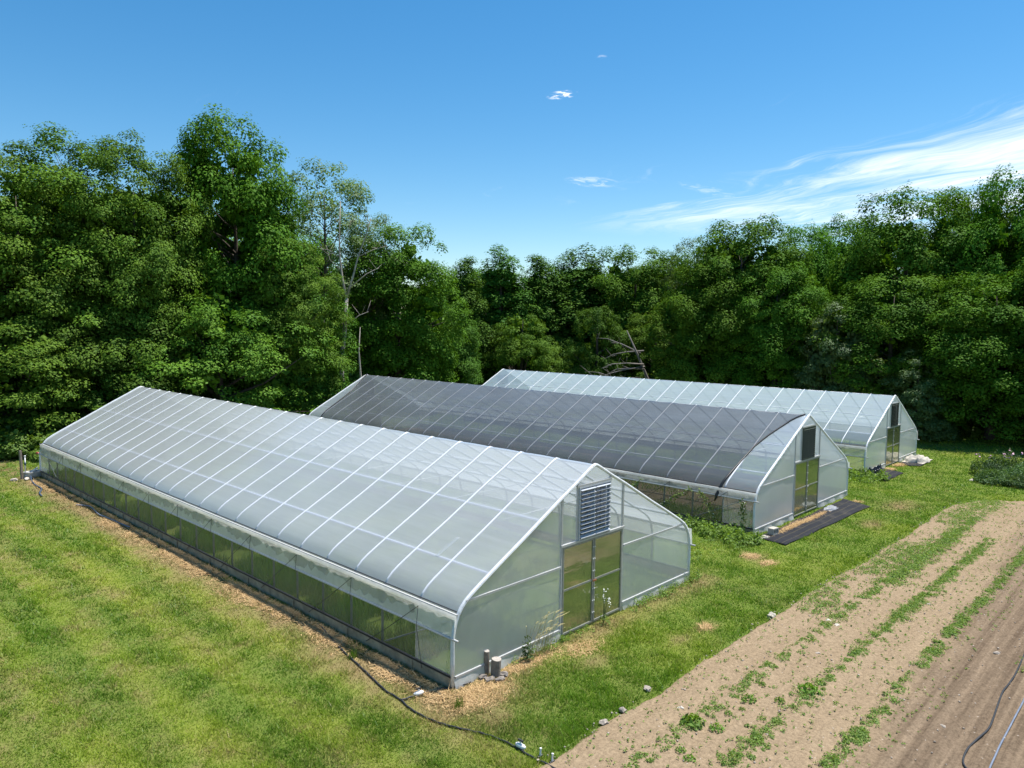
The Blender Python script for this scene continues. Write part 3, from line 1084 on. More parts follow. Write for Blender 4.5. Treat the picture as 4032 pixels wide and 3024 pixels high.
def proto(key, mname, H, Rr, zlo, nclump, nleaf, csize, leaf, seed, r0=.32, nlimb=22, **kw):
    cm, cen = crown_mesh('crown', M[mname], H, Rr, zlo, nclump, nleaf, csize, leaf, seed, **kw)
    tm = trunk_mesh('trunk', cen, H, r0, seed, nlimb)
    PROTO[key] = (cm, tm, H, Rr)


proto('maple_a', 'maple', 17, 5.4, 1.4, 285, 70000, 1.12, .20, 1, shape='dome', flat=.78, lobes=.16)
proto('maple_b', 'maple', 17, 5.4, 1.2, 250, 68000, 1.15, .20, 2, shape='dome', flat=.76, lobes=.24)
proto('ash_a', 'ash', 17, 6.0, 1.4, 270, 68000, 1.05, .165, 3, shape='dome', flat=.55, lobes=.28, holes=.10)
proto('ash_b', 'ash', 17, 6.0, 1.4, 265, 68000, 1.05, .165, 4, shape='dome', flat=.55, lobes=.32, spiky=.25, holes=.10)
proto('poplar_a', 'poplar', 16, 3.8, 1.0, 230, 36000, .85, .20, 5, shape='column', flat=.85, spiky=.5)
proto('poplar_b', 'poplar', 16, 3.8, 1.0, 230, 36000, .80, .20, 6, shape='column', flat=.95, spiky=.5, lobes=.3)
proto('airy', 'airy', 19, 4.2, 6.0, 120, 19000, .95, .17, 7, shape='vase', flat=.6, holes=.3, core=0, r0=.24, nlimb=46)
proto('small_a', 'ash', 10, 5.4, .6, 210, 44000, .9, .16, 8, shape='half', flat=.5, lobes=.35)
proto('small_b', 'poplar', 10, 4.2, .6, 180, 36000, .85, .16, 9, shape='half', flat=.6, lobes=.3)
proto('olive', 'olive', 9, 2.9, .5, 130, 24000, .62, .14, 10, shape='half', flat=.7, lobes=.3, r0=.16)
SHRUB = [crown_mesh('foliage', M['shrub'], 3.2, 2.3, .2, 70, 9000, .62, .17, 20+i, shape='half', flat=.7, lobes=.4)[0] for i in range(2)]
SHRUBSTEM = []
for i in range(2):
    mb = MB()
    rr_ = random.Random(i)
    for k in range(7):
        a = rr_.uniform(0, 6.28)
        mb.tube([(0, 0, -.1), (math.cos(a)*.5, math.sin(a)*.5, 1.0), (math.cos(a)*1.2, math.sin(a)*1.2, 2.3)], [.05, .035, .012], 5)
    SHRUBSTEM.append(mb.mesh('stem', M['bark'], True))


def place_tree(kind, x, y, H, Rr, label, group=None, cat='tree', rz=None):
    cm, tm, H0, R0 = PROTO[kind]
    name = {'maple_a': 'maple_tree', 'maple_b': 'maple_tree', 'ash_a': 'ash_tree', 'ash_b': 'ash_tree', 'poplar_a': 'poplar_tree', 'poplar_b': 'poplar_tree',
            'airy': 'slender_tree', 'small_a': 'spreading_tree', 'small_b': 'young_tree', 'olive': 'bushy_tree'}[kind]
    t = empty(name, (x, y, -.02), rz if rz is not None else random.uniform(0, 6.28))
    t.scale = (Rr/R0, Rr/R0, H/H0)
    tag(t, label, cat, group or 'trees of the wood behind the greenhouses')
    link('crown', cm, t)
    link('trunk', tm, t)
    return t


TREES = [
    ('ash_a', -0.7, 46.7, 15.7, 6.1, 'ash tree cut by the left edge of the photo'),
    ('ash_b', 2.5, 43.3, 17.6, 5.8, 'broad ash tree near the left edge, behind the lowest spreading tree'),
    ('ash_a', 6.4, 43.6, 19.7, 6.6, 'tallest of the dull green ash trees at the left, left of the round maple'),
    ('ash_b', 8.6, 41.0, 18.9, 4.8, 'ash tree just left of the tall round maple'),
    ('maple_a', 15.9, 42.2, 22.6, 5.3, 'tallest tree, bright green round maple standing above the left trees'),
    ('ash_a', 17.9, 38.2, 13.8, 3.9, 'ash tree below and right of the tall round maple'),
    ('airy', 25.0, 44.4, 21.5, 4.5, 'tall thin-leaved tree leaning against the sky right of the tall maple'),
    ('airy', 29.5, 44.1, 18.3, 2.9, 'smaller thin-leaved tree whose top shows behind the bare dead tree'),
    ('maple_b', 31.2, 42.3, 16.9, 5.2, 'dense rounded tree right of the bare dead tree, ending the left wood'),
    ('small_a', 1.8, 40.4, 8.7, 5.7, 'low spreading tree in front at the left edge, above the brambles'),
    ('small_b', 7.0, 40.0, 9.8, 4.9, 'young tree between the two low spreading trees at the left'),
    ('small_a', 13.1, 38.0, 10.7, 6.0, 'wide low spreading tree rising over the far end of the nearest greenhouse'),
    ('small_b', 19.2, 38.9, 12.1, 4.1, 'young tree just left of the bare dead tree'),
    ('poplar_a', 37.0, 45.0, 13.7, 3.2, 'narrow tree at the right foot of the left wood, left of the gap'),
    ('poplar_b', 46.1, 49.9, 15.0, 4.2, 'narrow tree at the low gap in the tree line, leftmost of the middle row'),
    ('poplar_a', 52.0, 49.6, 16.8, 5.2, 'pointed tree with twiggy top, second of the middle row from the gap'),
    ('poplar_b', 56.7, 47.6, 15.9, 5.2, 'slightly shorter pointed tree in the middle row, third from the gap'),
    ('poplar_a', 61.5, 45.4, 17.4, 6.2, 'wide tree with many upright twigs, in the centre of the middle row'),
    ('maple_b', 65.8, 40.9, 17.8, 6.3, 'rounded tree right of the twiggy one in the middle row'),
    ('poplar_b', 70.6, 38.7, 16.4, 5.2, 'narrow tree at the right end of the middle row'),
    ('airy', 65.3, 32.7, 18.4, 2.9, 'pale thin-leaved tree at the left shoulder of the dark right wood'),
    ('small_b', 40.5, 45.6, 10.3, 3.5, 'young tree behind the far end of the shade cloth'),
    ('small_a', 49.2, 43.7, 10.0, 4.3, 'spreading tree behind the far end of the farthest greenhouse'),
    ('small_b', 53.2, 36.7, 10.5, 3.2, 'small bright green tree above the fallen grey branches'),
    ('small_a', 59.3, 33.2, 10.7, 4.8, 'spreading tree right of the fallen grey branches'),
    ('maple_a', 54.2, 21.0, 17.9, 5.8, 'first big round maple of the right wood, behind the middle of the clear roof'),
    ('maple_b', 61.9, 18.8, 18.2, 4.3, 'maple right of the first big round one, lower against the cloud'),
    ('maple_a', 68.7, 17.5, 19.2, 4.5, 'maple set back in the dip of the right wood'),
    ('maple_b', 59.4, 8.4, 20.1, 5.7, 'big dark maple above the clear greenhouse door'),
    ('maple_a', 66.2, 5.6, 20.4, 4.8, 'dark maple behind, between the two tallest of the right wood'),
    ('maple_b', 59.8, 0.7, 20.8, 4.5, 'tall dark maple at the right edge of the photo'),
    ('maple_a', 60.7, -4.1, 21.3, 5.3, 'dark maple mostly outside the right edge of the photo'),
    ('maple_b', 50.4, 22.2, 13.5, 4.6, 'lower maple skirting the left foot of the right wood'),
    ('maple_a', 51.7, 16.4, 13.3, 4.3, 'lower maple behind the ridge of the farthest greenhouse'),
    ('maple_b', 52.0, 7.2, 12.2, 4.8, 'lower maple between the two grey-green bushy trees'),
    ('maple_a', 51.8, 0.6, 12.0, 4.8, 'lower maple over the black shade at the right edge'),
    ('olive', 49.1, 10.5, 10.0, 2.9, 'taller grey-green bushy tree above the ridge of the farthest greenhouse'),
    ('olive', 48.0, 4.3, 6.6, 2.4, 'shorter grey-green bushy tree just right of the farthest greenhouse'),
]
for k, x, y, H, Rr, lab in TREES:
    place_tree(k, x, y, H, Rr, lab)
BACK = [('maple_b', 4.6, 64.4, 17.8, 6.4), ('maple_a', 9.5, 60.7, 18.9, 6.5), ('ash_b', 14.5, 56.9, 17.9, 6.6), ('maple_b', 20.7, 59.2, 19.4, 5.7),
        ('maple_a', 29.1, 56.1, 17.0, 5.6), ('poplar_a', 36.4, 57.2, 13.0, 5.0), ('maple_b', 43.0, 58.6, 12.6, 5.4), ('maple_a', 61.9, 62.4, 15.6, 7.6),
        ('maple_b', 71.0, 55.8, 16.5, 7.6), ('maple_a', 79.1, 47.3, 16.6, 7.6), ('maple_b', 68.9, 31.8, 15.4, 6.5), ('maple_a', 76.5, 26.8, 16.0, 6.6),
        ('maple_b', 80.5, 19.7, 17.0, 7.0), ('maple_a', 80.4, 11.0, 18.0, 7.0), ('maple_b', 74.5, -3.0, 19.0, 7.6), ('maple_a', 62, -11, 20, 6), ('maple_b', 67, -2, 22, 6.2), ('maple_a', 66, -7.5, 22, 6.2), ('maple_b', 53, -5.5, 15, 5.2), ('maple_a', 57, -10, 18, 5.5),
        ('ash_a', -5.0, 56, 15, 6.5), ('poplar_b', 52.5, 60.5, 13.0, 5.5)]
for k, x, y, H, Rr in BACK:
    place_tree(k, x, y, H, Rr, 'tree standing behind the front trees of the wood, mostly hidden by them', 'back row of the wood')

SHRUBS = [(-1.0, 37.4, 2.3, 2.0, 'a'), (0.5, 36.0, 1.9, 1.7, 'a'), (2.0, 34.6, 1.4, 1.3, 'a'), (-2.9, 38.2, 2.4, 2.2, 'a'), (5.0, 39.2, 2.1, 2.2, 'b'), (7.5, 39.4, 2.6, 2.5, 'b'),
          (21.2, 38.3, 2.3, 2.1, 'b'), (18.6, 36.7, 2.6, 1.9, 'b'), (26.1, 41.9, 3.5, 2.9, 'b'), (32.2, 44.2, 4.0, 3.0, 'b'), (36.2, 45.8, 4.3, 2.9, 'b'),
          (43.4, 50.0, 3.3, 3.7, 'b'), (54.2, 21.0, 3.9, 3.6, 'c'), (55.2, 17.1, 3.6, 3.3, 'c'), (55.3, 11.2, 3.9, 3.3, 'c'), (55.2, 4.2, 3.0, 3.4, 'c'),
          (54.9, -1.4, 3.2, 3.4, 'c'), (54.2, 48.4, 3.6, 4.5, 'b'), (56.6, 41.9, 3.9, 4.5, 'b'), (57.9, 34.6, 3.7, 4.5, 'b'), (56.4, 27.5, 4.0, 3.9, 'c')]
SHRUB_LABELS = ['tall sunlit bramble at the lawn edge behind the grey timber post', 'sunlit bramble in front of the tall one, just left of the nearest greenhouse', 'lowest bramble, touching the far corner of the nearest greenhouse',
                'bramble cut by the left edge of the photo', 'undergrowth shrub showing over the far left slope of the nearest greenhouse', 'undergrowth shrub behind the far ridge end of the nearest greenhouse',
                'undergrowth shrub at the foot of the bare dead tree', 'bright shrub left of the far end of the middle greenhouse', 'undergrowth shrub right behind the far ridge end of the middle greenhouse',
                'undergrowth shrub under the dense rounded tree that ends the left wood', 'undergrowth shrub under the narrow tree left of the gap', 'shrub in the gap between the middle and the farthest roof ends',
                'shaded shrub under the first big round maple of the right wood', 'shaded shrub right of the first big round maple', 'shaded shrub behind the taller grey-green bushy tree',
                'shaded shrub behind the shorter grey-green bushy tree', 'shaded shrub at the right edge of the photo under the dark maples', 'undergrowth shrub just behind the far end of the farthest greenhouse',
                'undergrowth shrub left of the fallen grey branches', 'undergrowth shrub behind the fallen grey branches', 'shaded shrub right of the fallen grey branches at the foot of the right wood']
SL = {'a': ('sunlit bramble at the lawn edge behind the grey timber post', 'brambles at the left lawn edge'),
      'b': ('leafy undergrowth shrub at the foot of the wood behind the greenhouses', 'undergrowth at the foot of the wood'),
      'c': ('shaded undergrowth shrub under the dark maples of the right wood', 'undergrowth under the right wood')}
for i, (x, y, H, Rr, g) in enumerate(SHRUBS):
    t = empty('shrub', (x, y, -.02), random.uniform(0, 6.28))
    SL[g] = (SHRUB_LABELS[i], SL[g][1])
    t.scale = (Rr/2.3, Rr/2.3, H/3.2)
    tag(t, SL[g][0], 'shrub', SL[g][1])
    link('foliage', SHRUB[i % 2], t)
    link('stem', SHRUBSTEM[i % 2], t)


# bare dead tree
def dead_tree():
    rr = random.Random(4)
    mb = MB()
    main = [(.0, 0, -.1), (.1, 0, 2.4), (.0, -.05, 4.6), (.35, -.1, 7.2), (.55, 0, 9.4)]
    mb.tube(main, [.27, .22, .19, .17, .14], 7)
    arms = [([(.55, 0, 9.4), (.35, .2, 10.8), (.2, .35, 12.6), (.3, .5, 14.6), (.45, .55, 16.8)], .11),
            ([(.55, 0, 9.4), (1.0, -.3, 11.2), (1.3, -.5, 12.6), (1.9, -.8, 14.4), (2.1, -1.1, 15.6)], .10),
            ([(.75, -.1, 10.2), (1.8, -.9, 11.3), (2.6, -1.4, 11.8)], .06), ([(1.3, -.5, 12.6), (2.3, -1.2, 13.2), (3.1, -1.8, 13.5)], .05),
            ([(.2, .35, 12.6), (-.5, .9, 13.1), (-.9, 1.3, 13.0)], .04), ([(.25, .4, 13.5), (.9, .2, 14.6), (1.1, .1, 15.4)], .04),
            ([(.35, -.1, 7.2), (1.3, -.6, 8.1), (1.9, -1.0, 8.4)], .05), ([(.1, .2, 11.6), (-.5, .6, 12.3), (-.7, .8, 13.4)], .035)]
    for p, r in arms:
        mb.tube(p, [r*(1-.75*i/(len(p)-1)) for i in range(len(p))], 6)
        for _ in range(3):
            a = Vector(p[-2]).lerp(Vector(p[-1]), rr.uniform(.1, .9))
            mb.tube([a, a+Vector((rr.uniform(-.7, .7), rr.uniform(-.7, .7), rr.uniform(.1, 1.0)))], [.02, .006], 4)
    t = empty('dead_tree', (22.4, 38.0, 0))
    tag(t, 'bare pale dead tree with a forked trunk among the green trees', 'dead tree')
    link('trunk', mb.mesh('trunk', M['dead'], True), t)
    for k, (dx, dy, h) in enumerate(((-.9, .8, 8.8), (1.3, -.7, 7.2))):
        o = MB().tube([(0, 0, -.1), (.08, 0, h*.4), (-.05, .1, h*.75), (.1, .1, h)], [.11, .09, .06, .02], 6).obj('dead_tree', M['dead'], None, True, (22.4+dx, 38+dy, 0))
        tag(o, ('thin bare dead stem close on the left of the pale dead tree', 'thin bare dead stem close on the right of the pale dead tree')[k], 'dead tree')


dead_tree()


def fallen():
    rr = random.Random(9)
    mb = MB()
    for k in range(9):
        a = R(140+rr.uniform(-40, 40))
        el = R(rr.uniform(-22, 18))
        ln = rr.uniform(3.2, 6.0)
        st = Vector((rr.uniform(-.3, .3), rr.uniform(-.3, .3), rr.uniform(1.5, 6.0)))
        d = Vector((math.cos(a)*math.cos(el), math.sin(a)*math.cos(el), math.sin(el)))
        p = [st, st+d*ln*.4+Vector((0, 0, .25)), st+d*ln*.75+Vector((0, 0, .3)), st+d*ln]
        mb.tube(p, [.09, .06, .04, .012], 5)
        for _ in range(6):
            b0 = p[1].lerp(p[3], rr.uniform(0, 1))
            mb.tube([b0, b0+Vector((rr.uniform(-.9, .2), rr.uniform(-.6, .9), rr.uniform(-.2, .9)))], [.03, .008], 4)
    mb.tube([(1.6, -1.5, -.1), (.6, -.5, 2.6), (-.2, .2, 5.0), (-1.0, 1.0, 7.4)], [.2, .16, .11, .05], 7)
    t = empty('fallen_tree', (49.4, 28.6, 0))
    tag(t, 'grey leafless fallen branches in the shade behind the clear roof', 'fallen tree')
    link('branches', mb.mesh('branches', M['greydead'], True), t)


fallen()

# ------------------------------------------------------------------ lawn
IN_HOUSE = [(hx-.02, hx+WID+.02, hy-.02, hy+L+.02) for hx, hy, hz, L in HOUSES]
MATS = [[(15.05, .52), (14.86, -.52), (22.94, -.64), (23.25, .50)], [(30.93, 2.3), (30.43, .99), (33.57, 1.03), (33.85, 2.3)], [(36.8, 2.2), (36.1, 1.5), (36.5, .96), (38.4, 1.0)]]


def inpoly(x, y, poly):
    c = np.zeros(len(x), bool)
    j = len(poly)-1
    for i in range(len(poly)):
        xi, yi = poly[i]
        xj, yj = poly[j]
        c ^= ((yi > y) != (yj > y)) & (x < (xj-xi)*(y-yi)/(yj-yi+1e-12)+xi)
        j = i
    return c


def ground_z(x, y):
    return .045*(vnoise(x, y, 9, 4, .35)-.5)-.012+slope(x)


def blades(P, h, w, lean, rng, name, material, dry=None, yel=None, tint=None):
    k = len(P)
    a = rng.uniform(0, 2*math.pi, k)
    la = rng.uniform(0, 2*math.pi, k)
    dx, dy = np.cos(a)*w*.5, np.sin(a)*w*.5
    V = np.empty((k, 3, 3))
    V[:, 0] = P+np.stack([dx, dy, np.zeros(k)], 1)
    V[:, 1] = P-np.stack([dx, dy, np.zeros(k)], 1)
    V[:, 2] = P+np.stack([np.cos(la)*lean*h, np.sin(la)*lean*h, h], 1)
    F = np.arange(k*3).reshape(k, 3)
    at = {'tint': np.repeat(tint if tint is not None else rng.uniform(0, 1, k), 3)}
    if dry is not None:
        at['dry'] = np.repeat(dry, 3)
        at['yel'] = np.repeat(yel, 3)
    return npmesh(name, V.reshape(-1, 3), F, material, at)


def grass():
    rng = np.random.default_rng(31)
    C = np.array(CAM)
    XS, YS = [], []
    # sample on the ground around the camera, thinning with distance
    N = 1500000
    d = 8.5*np.exp(rng.uniform(0, math.log(78/8.5), N)**1.0)
    az = YAW+rng.uniform(-.72, .70, N)
    x, y = C[0]+np.sin(az)*d, C[1]+np.cos(az)*d
    ok = (y > field_edge(x)-.02-.28*rng.uniform(0, 1, N)**2.5*(.3+1.4*vnoise(x, y, 51, 3, 2.0))) & (x < 60) & (y < 44)
    for (a, b, c, e) in IN_HOUSE:
        ok &= ~((x > a) & (x < b) & (y > c) & (y < e))
    for mpoly in MATS:
        ok &= ~inpoly(x, y, mpoly)
    x, y, d = x[ok], y[ok], d[ok]
    dr, ye = dryness(x, y)
    keep = rng.uniform(size=len(x)) > .55*dr
    x, y, d, dr, ye = x[keep], y[keep], d[keep], dr[keep], ye[keep]
    if len(x) > 620000:
        s = rng.choice(len(x), 620000, replace=False)
        x, y, d, dr, ye = x[s], y[s], d[s], dr[s], ye[s]
    k = len(x)
    tuft = vnoise(x, y, 12, 3, 2.2)
    big = vnoise(x, y, 13, 4, .9)
    h = (.028+.045*sstep(tuft, .35, .75)+.022*big)*rng.uniform(.6, 1.4, k)
    near_edge = np.exp(-((y-field_edge(x))/.25)**2)
    h *= 1+.5*near_edge
    w = np.maximum(.008, .00105*d)*rng.uniform(.7, 1.4, k)
    drb = np.clip(.85*dr+(rng.uniform(size=k) < .05+.35*dr)*.5-.15*(rng.uniform(size=k) < .5), 0, 1)
    t = np.clip(.35*vnoise(x, y, 14, 3, 3.0)+.65*rng.uniform(0, 1, k), 0, 1)
    mow = sstep(.5+.5*np.sin((x+.02*y)*2*math.pi/1.5+.5*np.sin(y*.35)), .15, .85)
    t = np.where(x < -.3, np.clip(t*(.62+.62*mow), 0, 1), t)
    P = np.stack([x, y, ground_z(x, y)-.005], 1)
    me = blades(P, h, w, rng.uniform(.2, 1.5, k), rng, 'grass', M['grass'], drb, ye, t)
    tag(link('grass', me), 'mown lawn grass, patchy green and dry', 'grass', kind='stuff')
    # tall uncut grass inside the nearest house
    k = 60000
    x = rng.uniform(.1, 9.1, k)**1.0
    x = np.where(rng.uniform(size=k) < .55, rng.uniform(.1, 3.0, k), x)
    y = rng.uniform(.2, 29, k)
    keep = vnoise(x, y, 15, 3, .7) > .40
    x, y = x[keep], y[keep]
    k = len(x)
    h = (.15+.40*vnoise(x, y, 16, 3, .9))*rng.uniform(.5, 1.3, k)
    me = blades(np.stack([x, y, np.zeros(k)], 1), h, rng.uniform(.012, .03, k), rng.uniform(.1, .7, k), rng, 'weeds', M['grass'],
                np.clip(1.1*vnoise(x, y, 19, 3, 1.1)-.5, 0, 1), .15*vnoise(x, y, 20, 3, .6), rng.uniform(0, .65, k))
    tag(link('weeds', me), 'tall grass and weeds growing inside the nearest greenhouse', 'weeds', kind='stuff')
    k = 36000
    x, y = rng.uniform(15.3, 24.3, k), rng.uniform(1, 30.8, k)
    x = np.where(rng.uniform(size=k) < .5, rng.uniform(15.3, 18.5, k), x)
    keep = vnoise(x*1.6, y*.35, 17, 4, .8) > .50
    x, y = x[keep], y[keep]
    k = len(x)
    h = (.10+.35*vnoise(x, y, 18, 3, .9))*rng.uniform(.5, 1.3, k)
    me = blades(np.stack([x, y, np.full(k, .02)], 1), h, rng.uniform(.012, .035, k), rng.uniform(.1, .9, k), rng, 'weeds', M['grass'],
                .3*rng.uniform(0, 1, k)**2, .3*rng.uniform(0, 1, k), rng.uniform(0, .7, k))
    tag(link('weeds', me), 'weeds on the bare soil inside the middle greenhouse', 'weeds', kind='stuff')


grass()


# straw along the left wall and in small patches
def straw():
    rng = np.random.default_rng(5)
    spots = []
    k = 40000
    y = rng.uniform(-.2, 28.5, k)
    x = -.14-np.abs(rng.normal(.22, .24, k))*(.5+.9*vnoise(y, y*0, 33, 3, .5))
    keep = rng.uniform(size=k) < .12+.88*sstep(vnoise(x, y, 34, 3, 1.3), .38, .62)
    x, y = x[keep], y[keep]
    ex, ey = [], []
    for cx, cy, rx, ry, c in ((.2, -.55, .8, .4, 2200), (1.9, -.25, .9, .25, 1500), (12.8, -.2, .35, .25, 700), (12.5, -.95, .35, .2, 600), (17.6, .34, 1.4, .12, 1500),
                              (19.4, .30, 1.2, .10, 900), (34.1, 1.9, .4, .25, 900), (35.9, 1.95, .5, .25, 900), (23.4, .0, .2, .2, 250), (3.4, -.7, .6, .3, 500), (6.48, -2.11, .25, .15, 200)):
        ex.append(rng.normal(cx, rx*.5, c))
        ey.append(rng.normal(cy, ry*.5, c))
    x, y = np.concatenate([x]+ex), np.concatenate([y]+ey)
    ok = np.ones(len(x), bool)
    for (a, b, c, e) in IN_HOUSE:
        ok &= ~((x > a-.1) & (x < b+.1) & (y > c-.12) & (y < e))
    x, y = x[ok], y[ok]
    k = len(x)
    mound = .05*np.exp(-((x+.50)/.26)**2)*(.4+.9*vnoise(x, y, 35, 3, .9))*(y > -.4)
    z = ground_z(x, y)+.012+mound*rng.uniform(.5, 1.05, k)
    z = np.where((x > 14.8) & (y > -.7), np.maximum(z, .035+slope(x)), z)
    L_ = rng.uniform(.07, .26, k)
    a = rng.uniform(0, 6.28, k)
    el = rng.normal(0, .22, k)
    dv = np.stack([np.cos(a)*np.cos(el), np.sin(a)*np.cos(el), np.sin(el)], 1)*L_[:, None]
    wv = np.stack([-np.sin(a), np.cos(a), np.zeros(k)], 1)*rng.uniform(.008, .016, k)[:, None]
    P = np.stack([x, y, z], 1)
    V = np.empty((k, 3, 3))
    V[:, 0], V[:, 1], V[:, 2] = P-wv*.5, P+wv*.5, P+dv
    me = npmesh('straw', V.reshape(-1, 3), np.arange(k*3).reshape(k, 3), M['straw'], {'tint': np.repeat(rng.uniform(0, 1, k), 3)})
    tag(link('straw', me), 'dry straw mulch along the wall of the nearest greenhouse', 'straw', kind='stuff')


straw()


# ------------------------------------------------------------------ plants in the field and strips of weeds
def herb(cx, cy, cz, r, h, k, leaf, rng, up_=.8):
    """points and normals of a small leafy plant"""
    a = rng.uniform(0, 6.28, k)
    rr = r*np.sqrt(rng.uniform(0, 1, k))
    hh = h*(1-.6*(rr/r)**2)*rng.uniform(.25, 1, k)
    P = np.stack([cx+np.cos(a)*rr, cy+np.sin(a)*rr, cz+hh+.01], 1)
    Nn = np.stack([np.cos(a)*.6, np.sin(a)*.6, np.full(k, up_)], 1)+rng.normal(size=(k, 3))*.35
    return P, Nn, leaf*rng.uniform(.6, 1.4, k)


def weeds_object(name, plants, material, label, seed, aspect=.45):
    rng = np.random.default_rng(seed)
    Ps, Ns, Ss = [], [], []
    for (x, y, z, r, h, k, lf) in plants:
        P, Nn, s = herb(x, y, z, r, h, k, lf, rng)
        Ps.append(P); Ns.append(Nn); Ss.append(s)
    P, Nn, s = np.concatenate(Ps), np.concatenate(Ns), np.concatenate(Ss)
    V, F = leaf_quads(P, Nn, s, aspect, rng)
    me = npmesh(name, V, F, material, {'tint': np.repeat(rng.uniform(0, 1, len(P)), 4)})
    o = link(name, me)
    tag(o, label, 'weeds', kind='stuff')
    return o


def field_weeds():
    rng = np.random.default_rng(77)
    pl = []
    for yr, x0, x1, dens, wdt in ((-4.16, .2, 24, 8.0, .085), (-5.28, 1.5, 21, 12.0, .10), (-6.48, 2.6, 21, 9.0, .08)):
        x = x0
        while x < x1:
            clump = vnoise(np.array([x]), np.array([yr]), 41, 3, .45)[0]
            if rng.uniform() < .50+1.3*max(0, clump-.25):
                for _ in range(rng.integers(2, 6)):
                    pl.append((x+rng.normal(0, .08), yr-.02*x*.3+rng.normal(0, wdt), .03, rng.uniform(.04, .11), rng.uniform(.03, .08), int(rng.integers(14, 34)), rng.uniform(.028, .05)))
            x += rng.exponential(.7/dens)
    # seedlings everywhere, a thicker band of them towards the far end
    for _ in range(2600):
        x, y = rng.uniform(-.5, 30), rng.uniform(-7.3, -3.0)
        pl.append((x, y, .025, rng.uniform(.02, .06), .05, 4, .05))
    for _ in range(1500):
        x = rng.uniform(9, 29)
        y = -3.55+rng.normal(0, .45)-.02*(x-9)
        if y > -3.1 or vnoise(np.array([x]), np.array([y]), 43, 3, .6)[0] < .47:
            continue
        pl.append((x, y, .03, rng.uniform(.07, .2), rng.uniform(.04, .10), int(rng.integers(10, 22)), .05))
    for _ in range(260):
        x = rng.uniform(13, 22)
        y = -4.3+rng.normal(0, .22)
        pl.append((x, y, .03, rng.uniform(.1, .22), rng.uniform(.06, .14), 24, .055))
    for _ in range(150):
        x = rng.uniform(9, 20)
        pl.append((x, -7.9-.05*x+rng.normal(0, .2), .02, .1, .07, 9, .06))
    pl = [p for p in pl if p[1] < field_edge(np.array([p[0]]))[0]-.02]
    weeds_object('field_weeds', pl, M['field_weed'], 'low green weeds in rows and scattered over the bare field', 78)


field_weeds()


def strip_weeds():
    rng = np.random.default_rng(91)
    pl = []
    for _ in range(520):         # between the first two houses
        y = rng.uniform(.3, 14)
        x = 15.0-abs(rng.normal(0, .55))-.1
        if y < 1.2: x -= rng.uniform(0, .8)
        pl.append((x, y, 0, rng.uniform(.14, .34), rng.uniform(.18, .55), int(rng.integers(26, 60)), rng.uniform(.07, .13)))
    for _ in range(160):
        x, y = rng.uniform(10.2, 14.5), rng.uniform(.8, 5)
        pl.append((x, y, 0, rng.uniform(.1, .25), rng.uniform(.06, .2), 20, .07))
    for _ in range(260):         # between the second and third
        y = rng.uniform(1.1, 12)
        x = 31.0-abs(rng.normal(0, 1.3))-.1
        if x < 25.2: continue
        pl.append((x, y, 0, rng.uniform(.2, .45), rng.uniform(.25, .65), 46, rng.uniform(.1, .15)))
    for _ in range(90):          # foot of the front walls
        x = rng.uniform(6.0, 9.6)
        pl.append((x, -.18+rng.normal(0, .10), 0, rng.uniform(.06, .16), rng.uniform(.08, .3), 14, .06))
    for _ in range(60):
        x = rng.uniform(1.6, 4.4)
        pl.append((x, -.16+rng.normal(0, .06), 0, .08, rng.uniform(.06, .22), 10, .055))
    for _ in range(80):
        x, y = rng.uniform(-1.4, -.3), rng.uniform(29.4, 34)
        pl.append((x, y, 0, .15, .12, 16, .07))
    weeds_object('tall_weeds', pl, M['weed'], 'lush green weeds crowding the strips between the greenhouses', 92, .42)


strip_weeds()


